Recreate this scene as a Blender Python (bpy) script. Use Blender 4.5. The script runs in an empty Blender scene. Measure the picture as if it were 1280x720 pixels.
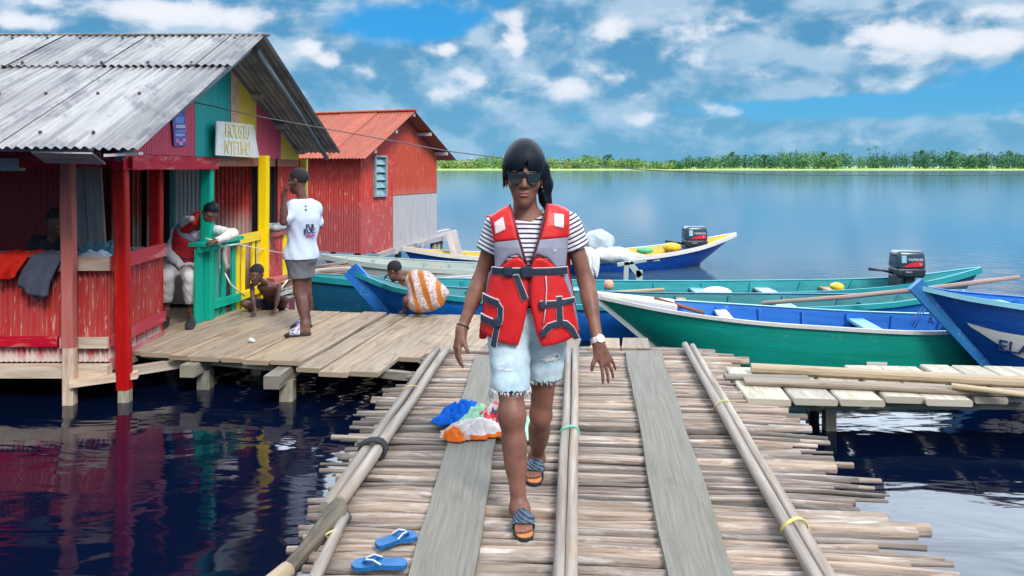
import bpy, bmesh, math, random
import numpy as np
from mathutils import Vector, Matrix, noise as mnoise
random.seed(7); RNG = np.random.default_rng(7)
scene = bpy.context.scene
COL = scene.collection
F_PX, HZ, CAM_H = 960.0, 209.0, 1.56      # focal length and horizon of the survey, eye height above the decks
WATER_Z = -0.30

def at(px, py, D):                        # survey helper: sight line through a reading, at a known distance
    return Vector(((px-640)/F_PX*D, D, CAM_H-(py-HZ)/F_PX*D))
def ong(px, py, z=0.0):                   # survey helper: where a sight line meets the level z
    D = (CAM_H-z)*F_PX/(py-HZ)
    return Vector(((px-640)/F_PX*D, D, z))
def V(*a): return Vector(a)

# ------------------------------------------------------------------ objects
def link(o, parent=None):
    COL.objects.link(o)
    if parent is not None: o.parent = parent
    return o
def tag(o, label=None, cat=None, group=None, kind=None):
    if label: o['label'] = label
    if cat: o['category'] = cat
    if group: o['group'] = group
    if kind: o['kind'] = kind
    return o
def thing(name, label, cat, loc=(0,0,0), rz=0, group=None):
    o = bpy.data.objects.new(name, None); link(o)
    o.empty_display_size = .1
    o.location = loc; o.rotation_euler = (0,0,rz)
    bpy.context.view_layer.update()
    return tag(o, label, cat, group)
def copy_tree(o, parent=None):
    c = o.copy(); COL.objects.link(c)
    if parent is not None:
        c.parent = parent; c.matrix_parent_inverse = o.matrix_parent_inverse.copy()
    for ch in [x for x in bpy.data.objects if x.parent == o]:
        copy_tree(ch, c)
    return c

class MB:
    """collects geometry in WORLD space (or local, when told so) and links it as one mesh object"""
    def __init__(s): s.v=[]; s.f=[]; s.uv=[]; s.t=[]; s.m=[]; s.sm=[]
    def add(s, vs, fs, uvs=None, tint=None, mi=0, smooth=False):
        b=len(s.v); s.v += [tuple(p) for p in vs]
        t = random.random() if tint is None else tint
        for i,f in enumerate(fs):
            s.f.append(tuple(b+j for j in f)); s.t.append(t); s.m.append(mi); s.sm.append(smooth)
            s.uv.append(uvs[i] if uvs else [(0,0)]*len(f))
    def board(s, p0, p1, w, th, up=(0,0,1), tint=None, mi=0, jit=0.0, w1=None, cham=0.0):
        p0=Vector(p0); p1=Vector(p1); d=p1-p0; L=d.length; d.normalize()
        side=d.cross(Vector(up)); side.normalize(); u=side.cross(d); u.normalize()
        w1 = w if w1 is None else w1
        J=lambda: (random.random()-.5)*2*jit
        vs=[]
        prof=[(-.5,-.5),(.5,-.5),(.5,.5),(-.5,.5)]
        n=max(1,int(L/0.35)) if jit else 1
        off=random.random()*50
        ch=min(w,th)*cham
        def ring(c,ww,tt):
            if ch<=0: return [c+side*(a*ww)+u*(b*tt) for a,b in prof]
            r=[]
            for a,b in prof:
                if a*b>0: r += [c+side*(a*ww-math.copysign(ch,a)*0)+u*(b*tt-math.copysign(ch,b)), c+side*(a*ww-math.copysign(ch,a))+u*(b*tt)] if (a>0) else [c+side*(a*ww)+u*(b*tt-math.copysign(ch,b)), c+side*(a*ww-math.copysign(ch,a))+u*(b*tt)]
                else: r += [c+side*(a*ww-math.copysign(ch,a))+u*(b*tt), c+side*(a*ww)+u*(b*tt-math.copysign(ch,b))]
            return r
        rings=[]
        for i in range(n+1):
            k=i/n
            ww=w+(w1-w)*k+J(); c=p0.lerp(p1,k)+side*J()*.5
            if i in(0,n): c=c+d*J()
            rings.append(ring(c,ww,th))
        m=len(rings[0]); fs=[]; uvs=[]
        for i,r in enumerate(rings): vs+=r
        per=[0]
        for j in range(m): per.append(per[-1]+(rings[0][(j+1)%m]-rings[0][j]).length)
        for i in range(n):
            for j in range(m):
                a=i*m+j; b=i*m+(j+1)%m
                fs.append((a,a+m,b+m,b))
                u0,u1=off+L*i/n,off+L*(i+1)/n
                uvs.append([(u0,off+per[j]),(u1,off+per[j]),(u1,off+per[j+1]),(u0,off+per[j+1])])
        fs.append(tuple(range(m))); uvs.append([(off+.02*q,off) for q in range(m)])
        fs.append(tuple(n*m+j for j in range(m-1,-1,-1))); uvs.append([(off+.02*q,off) for q in range(m)])
        s.add(vs,fs,uvs,tint,mi)
        return s
    def tube(s, pts, r, n=8, tint=None, mi=0, flat=1.0, cap=True, wob=0.0):
        pts=[Vector(p) for p in pts]; k=len(pts)
        if not hasattr(r,'__len__'): r=[r]*k
        off=random.random()*50; rings=[]; dist=0; ds=[]
        prev=None
        for i,p in enumerate(pts):
            d=(pts[min(i+1,k-1)]-pts[max(i-1,0)]).normalized()
            if i: dist+=(p-pts[i-1]).length
            ds.append(dist)
            if prev is None:
                a=Vector((0,0,1)) if abs(d.z)<.9 else Vector((1,0,0))
                x=d.cross(a).normalized()
            else:
                x=(prev-d*prev.dot(d)).normalized()
            prev=x; y=x.cross(d).normalized()
            rings.append([p+x*math.cos(q*2*math.pi/n)*r[i]*(1+wob*(random.random()-.5))+y*math.sin(q*2*math.pi/n)*r[i]*flat*(1+wob*(random.random()-.5)) for q in range(n)])
        vs=[q for rr in rings for q in rr]; fs=[]; uvs=[]
        c=2*math.pi*max(r)/n
        for i in range(k-1):
            for q in range(n):
                a=i*n+q; b=i*n+(q+1)%n
                fs.append((a,a+n,b+n,b)); u0,u1=off+ds[i],off+ds[i+1]
                uvs.append([(u0,off+c*q),(u1,off+c*q),(u1,off+c*(q+1)),(u0,off+c*(q+1))])
        s.add(vs,fs,uvs,tint if tint is not None else random.random(),mi,True)
        if cap:
            t=s.t[-1]
            b=len(s.v)-len(vs)
            for ring,rev in ((list(range(n)),False),(list(range((k-1)*n,k*n)),True)):
                idx=[b+i for i in ring]
                if rev: idx=idx[::-1]
                s.f.append(tuple(idx)); s.uv.append([(off+.02*i,off+.5) for i in range(n)]); s.t.append(t); s.m.append(mi); s.sm.append(False)
        return s
    def box(s, lo, hi, tint=None, mi=0):
        lo=Vector(lo); hi=Vector(hi); c=(lo+hi)/2; d=hi-lo
        ax=max(range(3),key=lambda i:d[i])
        e=[0,0,0]; e[ax]=d[ax]/2; e=Vector(e)
        if ax==2: return s.board(c-e,c+e,d.x,d.y,(0,1,0),tint,mi)
        if ax==0: return s.board(c-e,c+e,d.y,d.z,(0,0,1),tint,mi)
        return s.board(c-e,c+e,d.x,d.z,(0,0,1),tint,mi)
    def grid(s, P, nu, nv, fn_uv=None, tint=None, mi=0, smooth=True, flip=False, closed=False):
        """P: list of nu*nv points, row-major (u outer)"""
        fs=[]; uvs=[]
        for i in range(nu-1 if not closed else nu):
            for j in range(nv-1):
                i2=(i+1)%nu
                a,b,c,d=i*nv+j,i2*nv+j,i2*nv+j+1,i*nv+j+1
                q=(a,b,c,d) if not flip else (d,c,b,a)
                fs.append(q)
                if fn_uv: uvs.append([fn_uv(k//nv,k%nv) for k in q])
                else: uvs.append([(0,0)]*4)
        s.add(P,fs,uvs,tint,mi,smooth)
    def build(s, name, mats, parent=None, local=False):
        me=bpy.data.meshes.new(name)
        if not isinstance(mats,(list,tuple)): mats=[mats]
        vs=s.v
        if parent is not None and not local:
            Mi=world_of(parent).inverted(); vs=[tuple(Mi@Vector(p)) for p in s.v]
        me.from_pydata(vs,[],s.f)
        for m in mats: me.materials.append(m)
        uvl=me.uv_layers.new(name='UVMap')
        flat=[c for f in s.uv for p in f for c in p]
        uvl.data.foreach_set('uv',flat)
        a=me.attributes.new('tint','FLOAT','FACE'); a.data.foreach_set('value',s.t)
        me.polygons.foreach_set('material_index',s.m)
        me.polygons.foreach_set('use_smooth',s.sm)
        me.update()
        return link(bpy.data.objects.new(name,me),parent)
def world_of(o):
    m=o.matrix_basis.copy() if o.parent is None else world_of(o.parent)@o.matrix_basis
    return m

# ------------------------------------------------------------------ signed-distance bodies
def unit(a):
    a=np.asarray(a,float); return a/np.linalg.norm(a)
class SD:
    def __init__(s, lo, hi, h):
        s.h=h; s.lo=np.asarray(lo,float); n=np.ceil((np.asarray(hi,float)-s.lo)/h).astype(int)+1
        s.n=n; s.d=np.full(n,1.0,np.float32)
        s.ax=[(s.lo[i]+h*np.arange(n[i])).astype(np.float32) for i in range(3)]
    @property
    def XYZ(s): return s.ax[0][:,None,None],s.ax[1][None,:,None],s.ax[2][None,None,:]
def prim_bbox(p):
    if p[0]=='c': 
        a,b=np.array(p[1],float),np.array(p[2],float); r=max(p[3],p[4])
        return np.minimum(a,b)-r,np.maximum(a,b)+r
    c=np.array(p[1],float); r=max(p[2]); return c-r,c+r
def prim_dist(p,X,Y,Z,infl):
    if p[0]=='c':
        a=np.array(p[1],float); b=np.array(p[2],float); ba=b-a; L2=max(ba@ba,1e-9)
        px,py,pz=X-a[0],Y-a[1],Z-a[2]
        t=np.clip((px*ba[0]+py*ba[1]+pz*ba[2])/L2,0,1)
        return np.sqrt((px-t*ba[0])**2+(py-t*ba[1])**2+(pz-t*ba[2])**2)-(p[3]+(p[4]-p[3])*t)-infl
    c=p[1]; r=np.array(p[2],float)+infl; R=p[3]
    px,py,pz=X-c[0],Y-c[1],Z-c[2]
    q=[(px*R[i][0]+py*R[i][1]+pz*R[i][2]) for i in range(3)]
    k0=np.sqrt(sum((q[i]/r[i])**2 for i in range(3))); k1=np.sqrt(sum((q[i]/r[i]**2)**2 for i in range(3)))+1e-6
    return k0*(k0-1)/k1
def smin(a,b,k):
    if k<=0: return np.minimum(a,b)
    h=np.maximum(k-np.abs(a-b),0)/k
    return np.minimum(a,b)-h*h*k*.25
def smax(a,b,k): return -smin(-a,-b,k)
I3=((1,0,0),(0,1,0),(0,0,1))
def sd_from(prims,h,infl=0.0,pad=.03,bounds=None):
    bb=[prim_bbox(p) for p in prims if not p[0].startswith('-')]
    if bounds is None:
        lo=np.min([b[0] for b in bb],axis=0)-infl-pad; hi=np.max([b[1] for b in bb],axis=0)+infl+pad
    else: lo,hi=bounds
    S=SD(lo,hi,h)
    for p in prims:
        neg=p[0].startswith('-'); q=(p[0].lstrip('-'),)+tuple(p[1:])
        k=p[-1]; b0,b1=prim_bbox(q); m=infl+max(k,0)+3*h
        i0=np.maximum(np.floor((b0-m-S.lo)/h).astype(int),0); i1=np.minimum(np.ceil((b1+m-S.lo)/h).astype(int)+1,S.n)
        if np.any(i1<=i0): continue
        sl=tuple(slice(i0[i],i1[i]) for i in range(3))
        X,Y,Z=S.ax[0][sl[0]][:,None,None],S.ax[1][sl[1]][None,:,None],S.ax[2][sl[2]][None,None,:]
        d=prim_dist(q,X,Y,Z,infl)
        S.d[sl]=smax(S.d[sl],-d,k) if neg else smin(S.d[sl],d,k)
    return S
_C=np.array([(i,j,k) for i in (0,1) for j in (0,1) for k in (0,1)])
_E=[(a,b) for a in range(8) for b in range(a+1,8) if np.abs(_C[a]-_C[b]).sum()==1]
def nets(S):
    d=S.d; d=np.pad(d,1,constant_values=1.0); s=d<0
    cnt=np.zeros(tuple(np.array(d.shape)-1),np.int8)
    for c in _C: cnt+=s[c[0]:d.shape[0]-1+c[0],c[1]:d.shape[1]-1+c[1],c[2]:d.shape[2]-1+c[2]]
    idx=np.argwhere((cnt>0)&(cnt<8))
    if len(idx)==0: return np.zeros((0,3)),np.zeros((0,4),int)
    vals=np.stack([d[tuple((idx+c).T)] for c in _C],1)
    acc=np.zeros((len(idx),3)); num=np.zeros(len(idx))
    for a,b in _E:
        m=(vals[:,a]<0)!=(vals[:,b]<0)
        t=np.where(m,vals[:,a]/np.where(m,vals[:,a]-vals[:,b],1),0)
        p=_C[a]+t[:,None]*(_C[b]-_C[a])
        acc+=p*m[:,None]; num+=m
    vid=np.full(cnt.shape,-1,np.int64); vid[tuple(idx.T)]=np.arange(len(idx))
    P=(idx+acc/num[:,None]-1)*S.h+S.lo
    Q=[]
    for ax in range(3):
        o=[x for x in range(3) if x!=ax]
        sa=[slice(None)]*3; sb=[slice(None)]*3; sa[ax]=slice(0,-1); sb[ax]=slice(1,None)
        A,B=s[tuple(sa)],s[tuple(sb)]
        e=np.argwhere(A!=B)
        e=e[(e[:,o[0]]>0)&(e[:,o[1]]>0)&(e[:,o[0]]<cnt.shape[o[0]])&(e[:,o[1]]<cnt.shape[o[1]])]
        ins=A[tuple(e.T)]
        u=np.zeros(3,int); u[o[0]]=1; w=np.zeros(3,int); w[o[1]]=1
        q=np.stack([vid[tuple((e-u-w).T)],vid[tuple((e-w).T)],vid[tuple(e.T)],vid[tuple((e-u).T)]],1)
        flip=ins if ax!=1 else ~ins
        q=np.where(flip[:,None],q,q[:,::-1]); Q.append(q)
    return P,np.concatenate(Q)
def np_mesh(name,P,Q,mats,parent=None,smooth=True,relax=0):
    for _ in range(relax):
        acc=np.zeros_like(P); n=np.zeros(len(P))
        for a,b in ((0,1),(1,2),(2,3),(3,0)):
            np.add.at(acc,Q[:,a],P[Q[:,b]]); np.add.at(acc,Q[:,b],P[Q[:,a]]); np.add.at(n,Q[:,a],1); np.add.at(n,Q[:,b],1)
        P=P*.4+.6*acc/np.maximum(n,1)[:,None]
    me=bpy.data.meshes.new(name)
    me.vertices.add(len(P)); me.vertices.foreach_set('co',P.astype(np.float32).ravel())
    me.loops.add(Q.size); me.loops.foreach_set('vertex_index',Q.astype(np.int32).ravel())
    me.polygons.add(len(Q)); me.polygons.foreach_set('loop_start',np.arange(0,Q.size,4,dtype=np.int32))
    me.polygons.foreach_set('use_smooth',np.full(len(Q),smooth))
    me.update(calc_edges=True); me.validate()
    for m in (mats if isinstance(mats,(list,tuple)) else [mats]): me.materials.append(m)
    return link(bpy.data.objects.new(name,me),parent)
def sd_obj(name,S,mat,parent,relax=1):
    P,Q=nets(S); return np_mesh(name,P,Q,mat,parent,True,relax)

# ------------------------------------------------------------------ materials
def newmat(name):
    m=bpy.data.materials.new(name); m.use_nodes=True
    nt=m.node_tree; b=nt.nodes['Principled BSDF']; return m,nt,b
def nd(nt,t,**kw):
    n=nt.nodes.new(t)
    for k,v in kw.items():
        if k in ('inputs',):
            for i,x in v.items(): n.inputs[i].default_value=x
        else: setattr(n,k,v)
    return n
def mth(nt,op,a,b=None,c=None):
    n=nt.nodes.new('ShaderNodeMath'); n.operation=op
    for i,x in enumerate((a,b,c)):
        if x is None: continue
        if isinstance(x,(int,float)): n.inputs[i].default_value=x
        else: nt.links.new(x,n.inputs[i])
    return n.outputs[0]
def mixc(nt,f,a,b,mode='MIX'):
    n=nt.nodes.new('ShaderNodeMix'); n.data_type='RGBA'; n.blend_type=mode
    for i,x in ((0,f),(6,a),(7,b)):
        if isinstance(x,(int,float)): n.inputs[i].default_value=x
        elif isinstance(x,(tuple,list)): n.inputs[i].default_value=(*x[:3],1)
        else: nt.links.new(x,n.inputs[i])
    return n.outputs[2]
def ramp(nt,f,lo,hi):
    n=nt.nodes.new('ShaderNodeMapRange'); n.interpolation_type='SMOOTHSTEP'
    nt.links.new(f,n.inputs[0]); n.inputs[1].default_value=lo; n.inputs[2].default_value=hi
    return n.outputs[0]
def noise(nt,vec,scale,detail=4,rough=.55,dist=0):
    n=nt.nodes.new('ShaderNodeTexNoise'); n.inputs['Scale'].default_value=scale; n.inputs['Detail'].default_value=detail
    n.inputs['Roughness'].default_value=rough; n.inputs['Distortion'].default_value=dist
    if vec is not None: nt.links.new(vec,n.inputs['Vector'])
    return n.outputs['Fac']
def mapping(nt,vec,scale,loc=(0,0,0),rot=(0,0,0)):
    n=nt.nodes.new('ShaderNodeMapping'); n.inputs['Scale'].default_value=scale; n.inputs['Location'].default_value=loc; n.inputs['Rotation'].default_value=rot
    nt.links.new(vec,n.inputs['Vector']); return n.outputs[0]
def bump(nt,b,h,strength,dist=.01):
    n=nt.nodes.new('ShaderNodeBump'); n.inputs['Strength'].default_value=strength; n.inputs['Distance'].default_value=dist
    nt.links.new(h,n.inputs['Height']); nt.links.new(n.outputs[0],b.inputs['Normal'])
def coord(nt,which='Object'):
    return nt.nodes.new('ShaderNodeTexCoord').outputs[which]
def tintattr(nt):
    n=nt.nodes.new('ShaderNodeAttribute'); n.attribute_name='tint'; return n.outputs['Fac']
_mc={}
def plain(name,c,rough=.6,var=.25,scale=12,metal=0,bmp=.15,coat=0,spec=.5):
    """a surface with mottled colour and a little relief"""
    key=(name,c)
    if key in _mc: return _mc[key]
    m,nt,b=newmat(name); v=coord(nt)
    n=noise(nt,v,scale,5,.6); n2=noise(nt,v,scale*7,3)
    f=ramp(nt,n,.3,.7)
    d=tuple(max(0,x*(1-var)) for x in c); e=tuple(min(.95,x*(1+var*.7)+.004) for x in c)
    nt.links.new(mixc(nt,f,d,e),b.inputs['Base Color'])
    b.inputs['Roughness'].default_value=rough; b.inputs['Metallic'].default_value=metal
    b.inputs['Coat Weight'].default_value=coat; b.inputs['Specular IOR Level'].default_value=spec
    if bmp: bump(nt,b,mth(nt,'ADD',n,n2),bmp,.004)
    _mc[key]=m; return m
def wood(name,c0,c1,c2=None,along=3,across=45,rough=.8,tv=.35,bmp=.5,patch=.5):
    """weathered timber: grain along U, every board its own tone; c2 is lichen, rot or old paint in patches"""
    m,nt,b=newmat(name); uv=coord(nt,'UV'); t=tintattr(nt)
    g=noise(nt,mapping(nt,uv,(along,across,1)),1,6,.65,.4)
    g2=noise(nt,mapping(nt,uv,(along*5,across*4,1)),1,3,.6)
    col=mixc(nt,ramp(nt,g,.28,.72),c0,c1)
    if c2:
        p=noise(nt,mapping(nt,uv,(2.2,9,1)),1,5,.7,.8)
        col=mixc(nt,mth(nt,'MULTIPLY',ramp(nt,p,.5,.68),patch),col,c2)
    k=mth(nt,'ADD',mth(nt,'MULTIPLY',t,tv*1.6),1-tv*.8)
    cr=ramp(nt,g2,.22,.36)
    k=mth(nt,'MULTIPLY',k,mth(nt,'ADD',mth(nt,'MULTIPLY',cr,.45),.55))
    hsv=nd(nt,'ShaderNodeHueSaturation'); nt.links.new(col,hsv.inputs['Color']); nt.links.new(k,hsv.inputs['Value'])
    nt.links.new(mth(nt,'ADD',.8,mth(nt,'MULTIPLY',t,.5)),hsv.inputs['Saturation'])
    nt.links.new(hsv.outputs[0],b.inputs['Base Color']); b.inputs['Roughness'].default_value=rough
    b.inputs['Specular IOR Level'].default_value=.25
    bump(nt,b,mth(nt,'ADD',g,mth(nt,'MULTIPLY',g2,.5)),bmp,.006)
    return m
def paintmetal(name,c,c2,chip=None,amt=.35,low=None,lowz=(0,0),rough=.55,streak=18,fade=.5):
    """painted or bare sheet: vertical streaks along V, chips, and an unpainted lower band (low) fading in over lowz (V, metres)"""
    m,nt,b=newmat(name); uv=coord(nt,'UV'); t=tintattr(nt)
    s=noise(nt,mapping(nt,uv,(streak,1.1,1)),1,5,.65,.3)
    s2=noise(nt,mapping(nt,uv,(streak*2.5,5,1)),1,4,.7,.6)
    col=mixc(nt,mth(nt,'MULTIPLY',ramp(nt,s,.3,.72),fade*1.6 if fade<.62 else 1),c,c2)
    if low:
        sep=nd(nt,'ShaderNodeSeparateXYZ'); nt.links.new(uv,sep.inputs[0])
        v=mth(nt,'ADD',sep.outputs[1],mth(nt,'MULTIPLY',mth(nt,'SUBTRACT',s,.5),.35))
        n=nd(nt,'ShaderNodeMapRange'); nt.links.new(v,n.inputs[0]); n.inputs[1].default_value=lowz[0]; n.inputs[2].default_value=lowz[1]; n.inputs[3].default_value=1; n.inputs[4].default_value=0
        col=mixc(nt,n.outputs[0],col,low)
    if chip: col=mixc(nt,mth(nt,'MULTIPLY',ramp(nt,s2,.56,.66),amt),col,chip)
    k=mth(nt,'ADD',mth(nt,'MULTIPLY',t,.3),.85)
    hsv=nd(nt,'ShaderNodeHueSaturation'); nt.links.new(col,hsv.inputs['Color']); nt.links.new(k,hsv.inputs['Value'])
    nt.links.new(hsv.outputs[0],b.inputs['Base Color'])
    b.inputs['Roughness'].default_value=rough
    bump(nt,b,s2,.25,.003)
    return m
def corr(mb,P0,U,Vd,width,hfun,pitch=.06,amp=.009,per=6,rows=1,u0=0,tint=None,mi=0,v0=0):
    """corrugated sheet: waves run along Vd; hfun(u)->(start,end) along Vd"""
    P0=Vector(P0); U=Vector(U).normalized(); Vd=Vector(Vd).normalized(); N=U.cross(Vd).normalized()
    n=max(2,int(width/pitch*per)); pts=[]; uv=[]
    for i in range(n+1):
        u=width*i/n; a,b_=hfun(u)
        for j in range(rows+1):
            v=a+(b_-a)*j/rows
            pts.append(P0+U*u+Vd*v+N*(amp*math.sin(2*math.pi*u/pitch))); uv.append((u0+u,v0+v))
    mb.grid(pts,n+1,rows+1,lambda i,j:uv[i*(rows+1)+j],tint,mi,True)
def text_mesh(name,body,size,mat,parent,M,extrude=.002,sx=1.0):
    cu=bpy.data.curves.new(name,'FONT'); cu.body=body; cu.size=size; cu.extrude=extrude; cu.align_x='CENTER'; cu.align_y='CENTER'
    tmp=bpy.data.objects.new('tmp',cu); COL.objects.link(tmp)
    dg=bpy.context.evaluated_depsgraph_get(); dg.update()
    me=bpy.data.meshes.new_from_object(tmp.evaluated_get(dg)); me.name=name
    bpy.data.objects.remove(tmp); bpy.data.curves.remove(cu)
    W=Matrix(M)@Matrix.Diagonal((sx,1,1,1))
    if parent is not None: W=world_of(parent).inverted()@W
    me.transform(W); me.materials.clear(); me.materials.append(mat)
    return link(bpy.data.objects.new(name,me),parent)
def frame(o,x,n):
    """4x4 with text X along x and facing n"""
    x=Vector(x).normalized(); n=Vector(n).normalized(); y=n.cross(x).normalized(); n=x.cross(y)
    return Matrix(((x.x,y.x,n.x,o[0]),(x.y,y.y,n.y,o[1]),(x.z,y.z,n.z,o[2]),(0,0,0,1)))
EXPOSURE=1.3; SUN_E=1.35; SUN_ANGLE=18; SKY_E=.10
SKY_TINT=(.09,.38,.62); SKY_BLUE=(.20,1.45,2.7); CLOUD_DARK=(.42,1.32,2.2); CLOUD_MID=(1.95,2.6,3.2); CLOUD_LIT=(3.7,3.8,4.05); HORIZON=(.85,2.0,3.0)
FILL_BLUE=(3.6,4.3,5.2); FILL_CLOUD=(6.2,6.3,6.5); FILL_LIT=(14.5,16.8,20.0)
# ================================================================== camera, light, sky
cam=bpy.data.cameras.new('camera'); camo=bpy.data.objects.new('camera',cam); COL.objects.link(camo)
cam.sensor_width=36; cam.lens=36*F_PX/1280; cam.shift_y=-(360-HZ)/1280; cam.clip_start=.05; cam.clip_end=6000
camo.location=(0,0,CAM_H); camo.rotation_euler=(math.radians(90),0,0); scene.camera=camo
scene.render.engine='CYCLES'
try:
    scene.cycles.use_denoising=True; scene.cycles.denoiser='OPENIMAGEDENOISE'
except Exception: pass
scene.cycles.max_bounces=7; scene.cycles.caustics_reflective=False; scene.cycles.caustics_refractive=False
scene.view_settings.view_transform='Standard'; scene.view_settings.look='None'; scene.view_settings.gamma=1
scene.view_settings.exposure=EXPOSURE
SUN_EL,SUN_AZ=math.radians(44),math.radians(152)   # azimuth clockwise from +Y: high, behind the photographer's right shoulder
sun=bpy.data.lights.new('sun','SUN'); sun.energy=SUN_E; sun.angle=math.radians(SUN_ANGLE); sun.color=(1,.955,.89)
suno=bpy.data.objects.new('sun',sun); COL.objects.link(suno)
sd=Vector((math.sin(SUN_AZ)*math.cos(SUN_EL),math.cos(SUN_AZ)*math.cos(SUN_EL),math.sin(SUN_EL)))
suno.rotation_euler=sd.to_track_quat('Z','Y').to_euler(); suno.location=sd*50

w=bpy.data.worlds.new('World'); scene.world=w; w.use_nodes=True
nt=w.node_tree; bg=nt.nodes['Background']
sky=nt.nodes.new('ShaderNodeTexSky'); sky.sky_type='NISHITA'; sky.sun_disc=False
sky.sun_elevation=SUN_EL; sky.sun_rotation=SUN_AZ; sky.ozone_density=4.0; sky.dust_density=.3; sky.air_density=1.0
gen=coord(nt,'Generated')
sp=nd(nt,'ShaderNodeSeparateXYZ'); nt.links.new(gen,sp.inputs[0])
az=mth(nt,'ARCTAN2',sp.outputs[0],sp.outputs[1]); el=mth(nt,'ARCSINE',sp.outputs[2])
cmb=nd(nt,'ShaderNodeCombineXYZ'); nt.links.new(az,cmb.inputs[0]); nt.links.new(mth(nt,'MULTIPLY',el,1.6),cmb.inputs[1])
cv=cmb.outputs[0]
def dirc(px,py): return math.atan((px-640)/F_PX), math.atan((HZ-py)/F_PX*math.cos(math.atan((px-640)/F_PX)))
def spot(px,py,wx,wy,amp):
    a0,e0=dirc(px,py); a=mth(nt,'DIVIDE',mth(nt,'SUBTRACT',az,a0),wx/F_PX); e=mth(nt,'DIVIDE',mth(nt,'SUBTRACT',el,e0),wy/F_PX)
    r=mth(nt,'ADD',mth(nt,'MULTIPLY',a,a),mth(nt,'MULTIPLY',e,e))
    return mth(nt,'MULTIPLY',mth(nt,'EXPONENT',mth(nt,'MULTIPLY',r,-1.0)),amp)
def total(spots,base=None):
    t=base
    for s in spots:
        q=spot(*s); t=q if t is None else mth(nt,'ADD',t,q)
    return t
n_big=noise(nt,cv,6.5,7,.52,.25)
n_det=noise(nt,cv,15,7,.54,.2)
n_up=noise(nt,mapping(nt,cv,(1,1,1),(0.010,-.028,0)),15,7,.54,.2)
# masses of cloud standing in these parts of the sky, and gaps of clear blue
SOFT=[(480,150,240,40,.14),(760,120,260,60,.10),(1010,90,240,70,.10),(250,20,120,40,.30),(140,10,90,25,.2),(640,70,90,50,.25),(760,60,90,60,.22),(560,110,150,60,.22),(430,90,80,60,.2),(930,90,120,80,.25),
      (1110,60,130,50,.34),(1240,30,60,40,.25),(1100,170,250,24,.22),(700,165,220,28,.12),(380,45,60,40,.1),(20,30,50,30,.2),
      (1030,134,190,18,-.75),(500,32,120,26,-.5),(90,60,60,26,-.2),(1205,85,60,30,-.4),(700,146,90,10,-.3),(1255,115,60,40,-.25),(600,20,60,20,-.15)]
dens=total(SOFT,mth(nt,'MULTIPLY',n_big,1.15))
dens=mth(nt,'ADD',dens,mth(nt,'MULTIPLY',mth(nt,'SUBTRACT',n_det,.5),.40))
mask=ramp(nt,dens,.28,.60)
# crests lit white by the sun
PUFF=[(235,14,95,16,.62),(300,28,30,14,.4),(150,14,50,12,.45),(38,28,40,9,.6),(388,58,14,10,.8),(412,76,16,10,.7),(560,62,12,9,.75),(640,40,16,24,.62),(648,62,12,26,.4),(765,37,22,13,.72),
      (703,108,30,14,.78),(1110,45,40,20,.62),(1150,58,48,18,.72),(1050,50,40,12,.3),(840,58,42,20,.42),(925,20,40,16,.42),(815,146,22,10,.6),(1245,48,42,12,.55),(1240,14,44,10,.5),(900,140,20,12,.5),(548,118,22,9,.55),(575,92,18,9,.5),(595,102,14,8,.5),(460,92,40,16,.3),(620,120,30,14,.35),(780,110,40,20,.3),(1130,160,60,9,.25)]
crest=total(PUFF)
crest=mth(nt,'ADD',crest,mth(nt,'MULTIPLY',mth(nt,'SUBTRACT',n_det,.5),1.15))
crest=mth(nt,'ADD',crest,mth(nt,'MULTIPLY',mth(nt,'SUBTRACT',n_det,n_up),.9))
lit=ramp(nt,crest,.02,.85)
tint=mixc(nt,1.0,sky.outputs[0],SKY_TINT,'MULTIPLY')
tint=mixc(nt,.6,tint,SKY_BLUE)
hz=nd(nt,'ShaderNodeMapRange'); nt.links.new(el,hz.inputs[0]); hz.inputs[1].default_value=0; hz.inputs[2].default_value=.16; hz.inputs[3].default_value=1; hz.inputs[4].default_value=0
n_b2=noise(nt,mapping(nt,cv,(1,1,1),(.01,-.045,0)),6.5,7,.52,.25)
relief=mth(nt,'ADD',mth(nt,'MULTIPLY',mth(nt,'SUBTRACT',n_big,n_b2),1.6),mth(nt,'ADD',mth(nt,'MULTIPLY',n_det,.75),mth(nt,'MULTIPLY',n_big,.45)))
body=mixc(nt,ramp(nt,relief,.42,.82),CLOUD_DARK,CLOUD_MID)
cloud=mixc(nt,lit,body,CLOUD_LIT)
skyc=mixc(nt,mth(nt,'MULTIPLY',mask,.88),tint,cloud)
skyc=mixc(nt,mth(nt,'MULTIPLY',hz.outputs[0],.6),skyc,HORIZON)
skyc=mixc(nt,mth(nt,'MULTIPLY',lit,mth(nt,'MULTIPLY',ramp(nt,crest,.2,.5),.6)),skyc,CLOUD_LIT)
# above the view, added bright cloud fills the scene, strongest ahead for water reflections
n_hi=noise(nt,gen,2.6,6,.55,.3)
hi=nd(nt,'ShaderNodeMapRange'); hi.interpolation_type='SMOOTHSTEP'; nt.links.new(el,hi.inputs[0]); hi.inputs[1].default_value=.216; hi.inputs[2].default_value=.30
fwd=ramp(nt,sp.outputs[1],.1,.8)
hic=mixc(nt,ramp(nt,n_hi,.40,.62),FILL_BLUE,FILL_CLOUD); hic=mixc(nt,mth(nt,'MULTIPLY',fwd,ramp(nt,n_hi,.08,.36)),hic,FILL_LIT)
skyc=mixc(nt,hi.outputs[0],skyc,hic)
nt.links.new(skyc,bg.inputs['Color']); bg.inputs['Strength'].default_value=SKY_E

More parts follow.
